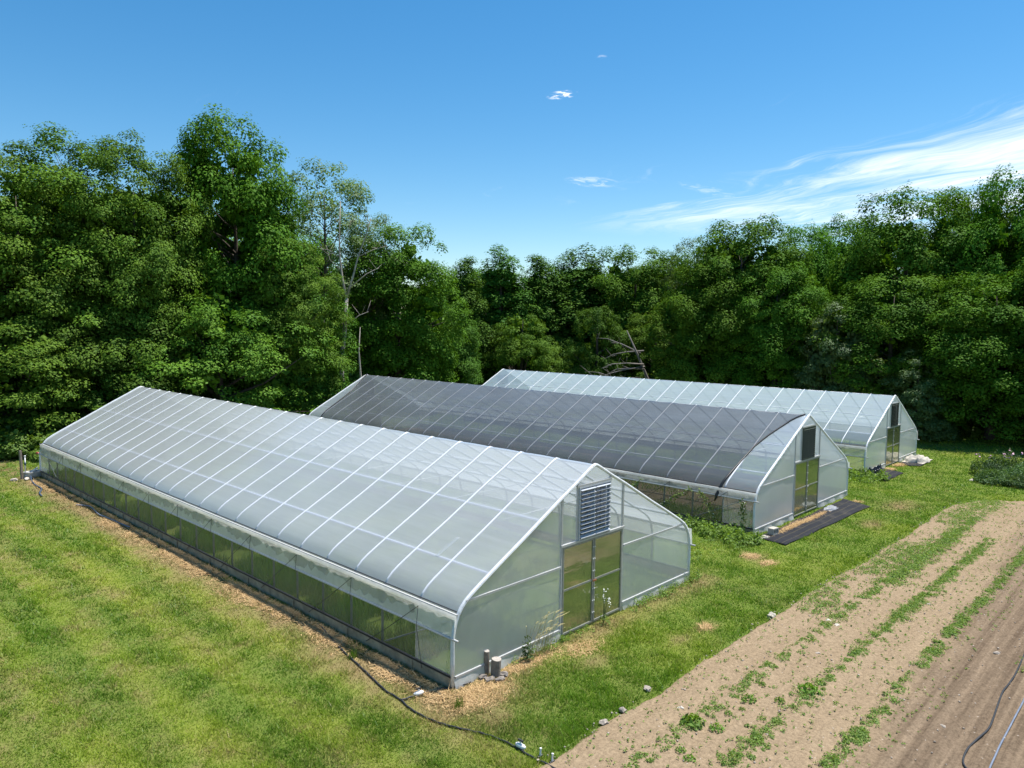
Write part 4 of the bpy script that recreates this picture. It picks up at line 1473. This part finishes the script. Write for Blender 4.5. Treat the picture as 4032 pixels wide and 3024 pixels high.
def single_plants():
    rng = np.random.default_rng(55)
    P, Nn, s = herb(0, 0, 0, .24, .16, 90, .10, rng)
    V, F = leaf_quads(P, Nn, s, .42, rng)
    me = npmesh('weed_plant', V, F, M['weed'], {'tint': np.repeat(rng.uniform(0, 1, len(P)), 4)})
    WL = {(3.74, -4.55): 'bushy weed halfway between the first and second weed rows', (4.13, -5.0): 'bushy weed just left of the second weed row, opposite the bushy one between the rows',
          (2.32, -4.62): 'bushy weed just right of the first row near the bottom of the photo', (2.99, -4.5): 'small weed between the two larger bushy ones right of the first row',
          (1.26, -4.5): 'weed nearest but one to the bottom edge, right of the first row', (1.12, -4.75): 'weed nearest to the bottom edge of the photo',
          (3.32, -4.62): 'smallest weed right of the first row', (4.54, -4.45): 'small weed right of the thick part of the first row',
          (4.91, -5.26): 'large dark bushy weed inside the second row', (2.18, -4.22): 'large bushy weed inside the first row'}
    for x, y, sc in ((3.74, -4.55, 1.1), (4.13, -5.0, .8), (2.32, -4.62, 1.0), (2.99, -4.5, .6), (1.26, -4.5, .7), (1.12, -4.75, .8), (3.32, -4.62, .5), (4.54, -4.45, .6), (4.91, -5.26, 1.5), (2.18, -4.22, 1.6)):
        o = link('weed_plant', me, None, (x, y, .03), (0, 0, random.uniform(0, 6)))
        o.scale = (sc*.6, sc*.6, sc*.65)
        tag(o, WL[(x, y)], 'weed', 'single weeds in the field')
    # dark tufts of grass left standing by the corner of the nearest house
    rngb = np.random.default_rng(56)
    k = 70
    Pb = np.stack([rngb.normal(0, .06, k), rngb.normal(0, .06, k), np.zeros(k)], 1)
    tm = blades(Pb, rngb.uniform(.12, .28, k), rngb.uniform(.008, .014, k), rngb.uniform(.1, .5, k), rngb, 'grass_tuft', M['grass'], np.zeros(k), np.full(k, .1), rngb.uniform(0, .5, k))
    for x, y, lab in ((-.41, -.64, 'dark green grass tuft on the dry patch off the corner of the nearest greenhouse'), (-.63, 2.59, 'dark green grass tuft beside the black hose, where the hose leaves the straw')):
        tag(link('grass_tuft', tm, None, (x, y, -.01)), lab, 'grass tuft')
    # seed-head grass by the end wall
    mb = MB()
    rr = random.Random(2)
    hb = MB()
    for k in range(34):
        bx0, by0 = rr.uniform(-.35, .4), rr.uniform(-.08, .08)
        lx = rr.uniform(-.1, .55)
        hgt = rr.uniform(.45, .95)
        p = [(bx0, by0, 0), (bx0+lx*.3, by0-.05, hgt*.6), (bx0+lx*.7, by0-.10, hgt*.95), (bx0+lx*1.25, by0-.12, hgt*.98)]
        mb.tube(p, [.005, .004, .0035, .003], 3)
        if k % 2 == 0:
            hb.tube([p[2], ((p[2][0]+p[3][0])/2, p[2][1], p[2][2]+.03), p[3]], [.003, .009, .002], 4)
    t = empty('seed_grass', (2.3, -.22, 0))
    tag(t, 'dry tall grass with bent seed heads against the front film', 'grass clump')
    link('stalks', mb.mesh('stalks', M['straw_stem'] if 'straw_stem' in M else M['cut']), t)
    link('seed_heads', hb.mesh('seed_heads', M['straw_stem']), t)
    P, Nn, s = herb(0, 0, 0, .13, .62, 90, .09, rng)
    V, F = leaf_quads(P, Nn, s, .4, rng)
    o = link('weed_plant', npmesh('weed_plant', V, F, M['dark_herb'], {'tint': np.repeat(rng.uniform(0, 1, len(P)), 4)}), None, (1.98, -.24, 0))
    tag(o, 'upright leafy weed left of the dry seed-head grass at the front film', 'weed')
    # flowering weed at the door
    t = empty('flowering_weed', (4.78, -.24, 0))
    tag(t, 'tall weed with small white flowers in front of the right door leaf', 'flowering plant')
    mb, fl = MB(), []
    for k in range(9):
        a = rr.uniform(0, 6.28)
        q_ = rr.uniform(.05, .26)
        hgt = rr.uniform(.5, .86)
        tip = Vector((.06+math.cos(a)*q_, math.sin(a)*q_*.5, hgt))
        mb.tube([(0, 0, 0), (tip.x*.4, tip.y*.4, hgt*.6), tip], [.006, .005, .003], 4)
        for _ in range(3):
            fl.append(tip+Vector((rr.uniform(-.05, .05), rr.uniform(-.03, .03), rr.uniform(-.08, .04))))
    link('stems', mb.mesh('stems', M['stem']), t)
    fm = MB().tube([(0, 0, -.004), (0, 0, .008)], .014, 8).mesh('blossom', M['petal'])
    for p in fl:
        link('blossom', fm, t, p, (rr.uniform(-.7, .7), rr.uniform(-.7, .7), 0))
    P, Nn, s = herb(0, 0, 0, .16, .28, 60, .08, rng)
    V, F = leaf_quads(P, Nn, s, .35, rng)
    link('leaves', npmesh('leaves', V, F, M['weed'], {'tint': np.repeat(rng.uniform(0, 1, len(P)), 4)}), t)
    # bindweed on the cords of the middle house
    for j, (path, lab) in enumerate((([(15.12, 3.3, 1.35), (15.02, 4.1, .85), (14.9, 4.7, .3)], 'bindweed vine climbing a cord, leftmost on the side of the middle greenhouse'),
                                     ([(15.1, 3.0, 1.35), (15.02, 2.55, .85), (15.0, 2.15, .25)], 'bindweed vine with white flowers below the tied edge of the shade cloth'),
                                     ([(15.12, 1.25, 1.15), (15.1, 1.2, .7), (15.08, 1.2, .1)], 'thin bindweed vine hanging near the front corner of the middle greenhouse'),
                                     ([(15.12, 5.6, 1.35), (15.0, 6.2, .8), (14.9, 6.8, .25)], 'bindweed vine farthest back on the side of the middle greenhouse'))):
        t = empty('vine', (0, 0, 0))
        tag(t, lab, 'vine')
        MB().tube(path, .01, 4).obj('vine_stem', M['stem'], t)
        k = 150
        u = rng.uniform(0, 2, k)
        A = np.array(path)
        i0 = np.minimum(u.astype(int), 1)
        Pp = A[i0]+(A[i0+1]-A[i0])*(u-i0)[:, None]+rng.normal(size=(k, 3))*np.array([.06, .06, .05])
        V, F = leaf_quads(Pp, rng.normal(size=(k, 3))*.6+np.array([-.4, -.3, .7]), rng.uniform(.05, .10, k), .8, rng)
        link('leaves', npmesh('leaves', V, F, M['vine'], {'tint': np.repeat(rng.uniform(0, 1, k), 4)}), t)
        for _ in range(7):
            p = Pp[rng.integers(0, k)]
            link('blossom', fm, t, (p[0]-.05, p[1], p[2]+.03), (rr.uniform(-1, 1), rr.uniform(-1, 1), 0))


# stems of dry grass
m, q = mat('dry_stem')
b = q.n('ShaderNodeBsdfDiffuse', ins={0: (.42, .36, .18)})
q.n('ShaderNodeOutputMaterial', ins={0: b.outputs[0]})
M['straw_stem'] = m
single_plants()


# bed of garden plants at the right
def garden_bed():
    rng = np.random.default_rng(61)
    specs = [(36.5, -2.5, 1.05, .95, 'garden bush with pink flower tops, at the far left corner of the right-hand bed', True),
             (37.95, -3.0, 1.05, 1.0, 'dark garden bush at the back of the right-hand bed, cut by the photo edge', True),
             (34.2, -3.0, .9, .55, 'low feathery garden plant at the front left of the right-hand bed', False),
             (35.4, -3.86, .9, .75, 'feathery garden plant in the middle of the right-hand bed', False),
             (34.2, -4.17, .8, .55, 'low garden plant at the front of the right-hand bed by the photo edge', False),
             (37.0, -4.28, 1.0, .9, 'garden bush behind the feathery plants at the right photo edge', False),
             (35.4, -5.3, 1.0, .6, 'garden plant of the right-hand bed just outside the photo', False)]
    for x, y, r, h, lab, fl in specs:
        t = empty('garden_plant', (x, y, 0))
        tag(t, lab, 'garden plant', 'plants in the right-hand bed')
        k = 1900
        P, Nn, s = herb(0, 0, 0, r, h*1.15, k, .12, rng)
        Nn += rng.normal(size=(k, 3))*.5
        P[:, 2] *= .45+1.1*vnoise(P[:, 0]+x, P[:, 1]+y, 62, 3, 2.2)
        V, F = leaf_quads(P, Nn, s, .4, rng)
        link('leaves', npmesh('leaves', V, F, M['dark_herb'] if fl else M['weed2'], {'tint': np.repeat(rng.uniform(0, 1, k), 4)}), t)
        mb = MB()
        for _ in range(9):
            a, b_ = rng.uniform(0, 6.28), rng.uniform(.2, .8)*r
            mb.tube([(0, 0, 0), (math.cos(a)*b_, math.sin(a)*b_, h*.85)], [.015, .006], 4)
        link('stems', mb.mesh('stems', M['stem']), t)
        if fl:
            bm_ = MB().tube([(0, 0, -.015), (0, 0, .02)], .05, 8).mesh('blossom', M['pink'])
            for _ in range(9):
                a, b_ = rng.uniform(0, 6.28), math.sqrt(rng.uniform(0, 1))*r*.8
                link('blossom', bm_, t, (math.cos(a)*b_, math.sin(a)*b_, h*1.05+rng.uniform(-.05, .18)), (rng.uniform(-.5, .5), rng.uniform(-.5, .5), 0))


M['weed2'] = leafmat('feathery_leaf', (.050, .105, .030), (.120, .210, .060), .35, .05)
garden_bed()


# ------------------------------------------------------------------ small things
def blob(name, material, sx, sy, sz, seed, sub=2, rough=.25):
    import bmesh
    bm = bmesh.new()
    bmesh.ops.create_icosphere(bm, subdivisions=sub, radius=1)
    rr = random.Random(seed)
    ph = [rr.uniform(0, 6) for _ in range(6)]
    for v in bm.verts:
        c = v.co
        k = 1+rough*(math.sin(3*c.x+ph[0])*math.sin(3*c.y+ph[1])+.6*math.sin(6*c.z+ph[2]+4*c.x)+.4*math.sin(9*c.y+ph[3]))
        v.co = Vector((c.x*sx*k, c.y*sy*k, c.z*sz*k))
    me = bpy.data.meshes.new(name)
    bm.to_mesh(me)
    bm.free()
    me.materials.append(material)
    return me


STONES = [(8.19, -3.0, .14, 'pale stone lying on the lawn edge of the field, largest of them'), (6.86, -4.69, .07, 'dark round stone alone on the bare soil between two weed rows'),
          (8.8, -4.4, .08, 'pale flat stone right of the first weed row'), (8.93, -4.15, .09, 'pale stone inside the first weed row'),
          (2.54, -3.74, .07, 'small pale stone on bare soil between the lawn edge and the first weed row'), (2.82, -5.35, .06, 'small stone in the second weed row'),
          (1.69, -2.99, .09, 'stone at the lawn edge near the bottom of the photo'), (1.08, -3.0, .10, 'stone at the lawn edge nearest the bottom of the photo'),
          (2.75, -2.85, .09, 'stone at the lawn edge beside a dark tuft'), (9.76, -7.6, .09, 'stone on the dark worked soil near the right photo edge'),
          (5.4, -7.55, .07, 'small flat stone on the dark soil by the black hose'), (12.11, -5.61, .07, 'stone on the soil beyond the third weed row'),
          (-1.19, 28.73, .15, 'brown round stone in the grass left of the grey timber post'), (-.72, 28.6, .13, 'flat stone at the foot of the white pipes'),
          (14.97, .49, .10, 'white stone at the front corner of the middle greenhouse'), (15.22, .42, .13, 'pale stone left of the concrete block'), (15.34, .36, .08, 'small reddish stone touching the concrete block')]
for i, (x, y, r, lab) in enumerate(STONES):
    o = link('stone', blob('stone', M['pale_stone'] if 'pale' in lab or 'white' in lab else M['stone'], r, r*.75, r*.55, i), None, (x, y, r*.3), (0, 0, i*1.3))
    tag(o, lab, 'stone')


def pebbles():
    rng = np.random.default_rng(8)
    k = 900
    x = rng.uniform(-1, 30, k)
    y = rng.uniform(-8.5, -2.95, k)
    ne = rng.uniform(size=k) < .14
    y = np.where(ne, field_edge(x)-np.abs(rng.normal(0, .12, k)), y)
    ok = y < field_edge(x)+.02
    x, y = x[ok], y[ok]
    base = np.array([(1, 0, 0), (-.5, .87, 0), (-.5, -.87, 0), (0, 0, .7), (0, 0, -.5)])
    fc = np.array([(0, 1, 3), (1, 2, 3), (2, 0, 3), (1, 0, 4), (2, 1, 4), (0, 2, 4)])
    V, F = [], []
    for i in range(len(x)):
        r = rng.uniform(.012, .035)
        a = rng.uniform(0, 6.28)
        ca, sa = math.cos(a), math.sin(a)
        b = base*r*rng.uniform(.7, 1.3, (5, 1))
        V.append(np.stack([x[i]+b[:, 0]*ca-b[:, 1]*sa, y[i]+b[:, 0]*sa+b[:, 1]*ca, .04+b[:, 2]], 1))
        F.append(fc+5*i)
    o = link('pebbles', npmesh('pebbles', np.concatenate(V), np.concatenate(F), M['stone']))
    tag(o, 'small pale stones scattered over the field soil', 'pebbles', kind='stuff')


pebbles()


def cyl_post(name, x, y, r, h, label, cat, top=None, lean=(0, 0)):
    k = 14
    rr = random.Random(int(x*100))
    V, F = [], []
    levels = [-.1, .0, .1, h*.4, h*.75, h-.01, h]
    for z in levels:
        for j in range(k):
            a = 2*math.pi*j/k
            q_ = r*(1+.05*math.sin(3*a+z*4)+rr.uniform(-.02, .02))*(.96 if z == h else 1)
            t = z/h
            V.append((math.cos(a)*q_+lean[0]*t, math.sin(a)*q_+lean[1]*t, z+(.008*math.sin(a) if z >= h-.02 else 0)))
    for i in range(len(levels)-1):
        for j in range(k):
            j2 = (j+1) % k
            F.append((i*k+j, i*k+j2, (i+1)*k+j2, (i+1)*k+j))
    F.append(tuple((len(levels)-1)*k+j for j in range(k)))
    me = mesh(name, V, F, M['post'], False)
    me.materials.append(M['cut'])
    me.polygons[len(me.polygons)-1].material_index = 1
    o = link(name, me, None, (x, y, 0))
    tag(o, label, cat)
    return o


cyl_post('timber_post', .98, -.26, .105, .37, 'thick short sawn timber post at the front corner of the nearest greenhouse', 'post', lean=(.03, 0))
cyl_post('timber_post', .93, -.04, .062, .50, 'thin taller timber post close behind the thick short one', 'post')
for i, (x, y, sx, sy) in enumerate(((.78, -.30, .13, .07), (.74, -.12, .12, .08), (1.12, -.33, .10, .12), (.93, -.44, .12, .06))):
    o = link('concrete_lump', blob('concrete_lump', M['lump'], sx, sy, .05, 40+i, 2, .3), None, (x, y, .02))
    tag(o, ('broken concrete lump at the left front of the thick short post', 'broken concrete lump left of the thin post, nearest the film', 'broken concrete lump right of the thick short post', 'broken concrete lump in front of the thick short post')[i], 'concrete')


# hollow concrete block
def block():
    mb = MB()
    x0, x1, y0, y1, z = 0, .30, 0, .36, .20
    t = .035
    mb.box((0, 0, z-t), (x1, y1, z)).box((0, 0, 0), (x1, y1, t))
    mb.box((0, 0, t), (t, y1, z-t)).box((x1-t, 0, t), (x1, y1, z-t)).box((x1/2-t/2, 0, t), (x1/2+t/2, y1, z-t))
    o = mb.obj('concrete_block', M['block'], None, False, (15.66, .30, .03))
    o.rotation_euler = (0, 0, R(-6))
    o.scale = (1.15, .62, 1.15)
    tag(o, 'pale hollow concrete block standing on the ground cloth at the middle greenhouse', 'concrete block')


block()


# ground cloths
def ground_cloth(poly, label, seed, z=.028, thick=.006):
    A = [Vector((*p, 0)) for p in poly]
    cx, cy = sum(a.x for a in A)/4, sum(a.y for a in A)/4
    V, F = [], []
    nx, ny = 40, 10
    rr = random.Random(seed)
    for i in range(nx+1):
        u = i/nx
        for j in range(ny+1):
            v = j/ny
            p = A[1].lerp(A[2], u)*(1-v)+A[0].lerp(A[3], u)*v
            p = p+Vector((0, .025*math.sin(u*17+seed)*(1 if j in (0, ny) else .3), 0))
            zz_ = z+.012*math.sin(u*23+v*5)*math.sin(v*7+seed)
            if i == nx: zz_ += .05*v
            V.append((p.x-cx, p.y-cy, zz_))
    for i in range(nx):
        for j in range(ny):
            a = i*(ny+1)+j
            F.append((a, a+ny+1, a+ny+2, a+1))
    me = mesh('ground_cloth', V, F, M['mat'], True)
    o = link('ground_cloth', me, None, (cx, cy, 0))
    md = o.modifiers.new('thickness', 'SOLIDIFY')
    md.thickness = thick
    tag(o, label, 'ground cloth')


ground_cloth([(15.05, .62), (14.86, -.52), (22.94, -.64), (23.3, .62)], 'long black woven ground cloth before the door of the middle greenhouse', 1)
ground_cloth([(30.93, 2.3), (30.43, .99), (33.57, 1.03), (33.85, 2.3)], 'short black woven ground cloth left of the door of the farthest greenhouse', 2)
ground_cloth([(36.8, 2.24), (36.1, 1.45), (36.5, .96), (38.6, 1.0)], 'dusty black ground cloth under the white heap', 3)


def heap(name, material, loc, sx, sy, sz, seed, label, cat, folds=9):
    """a heap of crumpled cloth"""
    nx, ny = 48, 36
    rr = random.Random(seed)
    ph = [rr.uniform(0, 6.28) for _ in range(8)]
    V, F = [], []
    for i in range(nx+1):
        for j in range(ny+1):
            u, v = i/nx*2-1, j/ny*2-1
            r = math.hypot(u, v)
            th = math.atan2(v, u)
            e = max(0, 1-max(abs(u)**2.6+abs(v)**2.6, 0))
            fold = .22*math.sin(folds*(u*.6+v*.8)+3*math.sin(2.2*u+ph[0])+ph[1])+.14*math.sin(folds*1.7*(v-.4*u)+2*math.sin(3*v+ph[2]))+.07*math.sin(17*u+6*v+ph[3])
            z = sz*(e**.42)*(1+fold*.9)*(.78+.22*math.sin(2*u+ph[4]))
            k = 1+.10*math.sin(3*th+ph[5])+.06*math.sin(7*th+ph[6])
            V.append((u*sx*k, v*sy*k, max(z, 0)-.01))
    for i in range(nx):
        for j in range(ny):
            a = i*(ny+1)+j
            F.append((a, a+ny+1, a+ny+2, a+1))
    o = link(name, mesh(name, V, F, material, True), None, loc)
    tag(o, label, cat)
    return o


heap('cloth_heap', M['cloth'], (38.3, 1.58, .04), 1.1, .55, .40, 3, 'crumpled heap of off-white row cover right of the farthest greenhouse door', 'cloth heap')
h_ = heap('plastic_sheet', M['greycloth'], (21.2, .36, .04), .42, .20, .13, 5, 'crumpled grey plastic sheet on the long ground cloth right of the door', 'plastic sheet', 6)
heap('plastic_bag', M['bag'], (31.55, 2.08, .04), .26, .18, .42, 7, 'black plastic bag leaning on the farthest greenhouse near its left corner', 'plastic bag', 5)
heap('plastic_bag', M['bag'], (32.5, 2.02, .04), .34, .22, .40, 8, 'black plastic bag with a pale patch, nearer the farthest greenhouse door', 'plastic bag', 5)
heap('rag', M['cloth'], (34.2, -2.03, .0), .16, .10, .07, 9, 'small white rag on the grass left of the right-hand plant bed', 'rag', 4)


def cable(name, pts, r, material, label, cat, lift=.0, sub=6, parent=None):
    P = [Vector((*p, 0)) if len(p) == 2 else Vector(p) for p in pts]
    out = []
    for i in range(len(P)-1):
        p0, p1, p2, p3 = P[max(i-1, 0)], P[i], P[i+1], P[min(i+2, len(P)-1)]
        for s in range(sub):
            t = s/sub
            out.append(.5*((2*p1)+(p2-p0)*t+(2*p0-5*p1+4*p2-p3)*t*t+(3*p1-p0-3*p2+p3)*t*t*t))
    out.append(P[-1])
    x = np.array([p.x for p in out]); y = np.array([p.y for p in out])
    gz = ground_z(x, y)
    pts3 = [(p.x, p.y, float(gz[i])+r+lift+p.z+.006*math.sin(i*1.3)) for i, p in enumerate(out)]
    o = MB().tube(pts3, r, 7).obj(name, material, parent, True)
    if label:
        tag(o, label, cat)
    return o


cable('hose', [(-.20, 4.75), (-.25, 4.38), (-.48, 3.52), (-.65, 2.76), (-.73, 2.33), (-.84, 1.8), (-.94, 1.33), (-1.04, .81), (-1.05, .35), (-1.12, -.02), (-1.12, -.43), (-1.07, -.77), (-.99, -1.04),
               (-.86, -1.36), (-.75, -1.63), (-.67, -1.93), (-.63, -2.35), (-.66, -2.72), (-.64, -3.09), (-.64, -3.6), (-.7, -4.4)], .019, M['black'],
      'black water hose snaking over the lawn past the corner of the nearest greenhouse', 'hose', .008)
cable('hose', [(-1.06, .30), (-.89, .27), (-.68, .24), (-.39, .16), (0, -.02), (.4, -.12)], .018, M['black'], 'short black hose branching off to the greenhouse corner', 'hose', .02)
cable('hose', [(-.68, 21.59), (-.38, 20.97), (-.52, 19.5), (-.45, 18.6), (-.4, 17.49), (-.35, 16.76)], .022, M['greyhose'], 'grey hose half buried in the straw far along the wall', 'hose', .04)
cable('hose', [(-.38, 29.5, .18), (-.5, 28.9, .12), (-.63, 28.21), (-.77, 27.16), (-.79, 26.61), (-.78, 26.2), (-.85, 25.71), (-1.09, 25.04), (-1.16, 24.45)], .03, M['blue'],
      'blue-grey hose running down from the white pipes by the timber post', 'hose', .01)
cable('hose', [(4.0, -8.5), (4.24, -8.14), (4.92, -8.07), (5.87, -8.18), (6.85, -8.13), (7.71, -8.08), (8.61, -8.11), (9.81, -8.08), (11.5, -8.0)], .017, M['black'],
      'black hose lying across the dark soil at the right photo edge', 'hose', .05)
cable('hose', [(3.8, -8.5), (4.56, -8.47), (5.66, -8.45), (7.62, -8.45), (9.5, -8.4)], .016, M['greyhose'], 'blue-grey hose in the bottom right corner on the dark soil', 'hose', .05)


def valve(x, y, rz, label):
    t = empty('valve', (x, y, .055), rz)
    tag(t, label, 'valve')
    MB().tube([(-.10, 0, 0), (-.075, 0, 0), (-.07, 0, 0), (.07, 0, 0), (.075, 0, 0), (.10, 0, 0)], [.03, .03, .045, .045, .03, .03], 10).obj('body', M['pvc'], t, True)
    MB().tube([(0, 0, .03), (0, 0, .085)], [.02, .02], 8).obj('bonnet', M['pvc'], t)
    MB().box((-.055, -.014, .086), (.055, .014, .112)).obj('handle', M['black'], t)


valve(-.68, .24, -.2, 'white valve on the short branch hose near the greenhouse corner')
valve(-.60, -2.45, 1.6, 'white valve with black handle on the long black hose')
for x, y, lab in ((-.56, -2.87, 'small white riser on the long black hose, nearer its white valve'), (-.54, -3.12, 'small white riser at the end of the long black hose by the field')):
    t = empty('hose_riser', (x, y, .0))
    tag(t, lab, 'hose fitting')
    MB().tube([(-.06, 0, .03), (.05, 0, .03)], .02, 8).obj('tee', M['black'], t)
    MB().tube([(0, 0, .04), (.01, 0, .15)], [.016, .014], 8).obj('pipe', M['pvc'], t)
    MB().tube([(.01, 0, .15), (.012, 0, .17)], .02, 8).obj('cap', M['pvc'], t)

# post with water pipes at the left
o = MB().box((-.045, -.045, -.2), (.045, .045, 1.32)).obj('timber_post', M['post'], None, False, (-.82, 29.0, 0))
o.rotation_euler = (0, R(-1.5), .4)
tag(o, 'tall square grey timber post carrying white water pipes, far left', 'post')
wp = empty('water_pipe', (-.68, 28.98, 0))
tag(wp, 'white plastic water pipes with a tap on the square timber post', 'water pipe')
MB().tube([(0, 0, .30), (0, 0, 1.02)], .028, 8).obj('riser', M['pvc'], wp, True)
MB().tube([(0, 0, 1.02), (0, 0, 1.07)], .042, 8).obj('cap', M['pvc'], wp, True)
MB().tube([(0, 0, .62), (0, 0, .76)], .04, 8).obj('tap', M['blue'], wp, True)
MB().tube([(0, 0, .30), (.10, .1, .26), (.22, .25, .20)], .034, 8).obj('elbow', M['pvc'], wp, True)
MB().tube([(.0, -.02, .12), (.16, .12, .13), (.26, .28, .16)], .034, 8).obj('feed', M['pvc'], wp, True)
MB().tube([(.26, .28, .18), (.38, .36, .26), (.62, .50, .36)], .036, 8).obj('branch', M['pvc'], wp, True)
tb = empty('tub', (-.32, 29.15, 0), .5)
tag(tb, 'low grey tub on the grass between the timber post and the greenhouse', 'tub')
mb = MB()
mb.add([(-.34, -.2, .0), (.34, -.2, 0), (.34, .2, 0), (-.34, .2, 0), (-.40, -.25, .26), (.40, -.25, .26), (.40, .25, .26), (-.40, .25, .26),
        (-.37, -.22, .26), (.37, -.22, .26), (.37, .22, .26), (-.37, .22, .26), (-.31, -.17, .04), (.31, -.17, .04), (.31, .17, .04), (-.31, .17, .04)],
       [(3, 2, 1, 0), (0, 1, 5, 4), (1, 2, 6, 5), (2, 3, 7, 6), (3, 0, 4, 7), (4, 5, 9, 8), (5, 6, 10, 9), (6, 7, 11, 10), (7, 4, 8, 11),
        (8, 9, 13, 12), (9, 10, 14, 13), (10, 11, 15, 14), (11, 8, 12, 15), (12, 13, 14, 15)])
mb.obj('body', M['pale_tub'], tb)
MB().tube([(-.42, -.26, .268), (.42, -.26, .268), (.42, .26, .268), (-.42, .26, .268), (-.42, -.26, .268)], .012, 5).obj('rim', M['pale_tub'], tb)

# set the things that stand beyond the first house down on the falling ground
for o in list(COL.objects):
    if o.parent is not None or o.type not in ('MESH', 'EMPTY') or o.name.split('.')[0] in ('ground', 'field', 'grass', 'straw', 'hose', 'greenhouse', 'shade_cloth'):
        continue
    baked = o.type == 'MESH' and o.location.length < 1e-6
    if baked or o.name.startswith('ground_cloth'):
        k = len(o.data.vertices)
        co = np.empty(k*3, np.float32)
        o.data.vertices.foreach_get('co', co)
        co = co.reshape(-1, 3)
        co[:, 2] += slope(co[:, 0]+o.location.x)
        o.data.vertices.foreach_set('co', co.ravel())
        o.data.update()
    elif o.name.startswith('vine'):
        o.location.z += -.085
    else:
        o.location.z += float(slope(np.array([o.location.x]))[0])
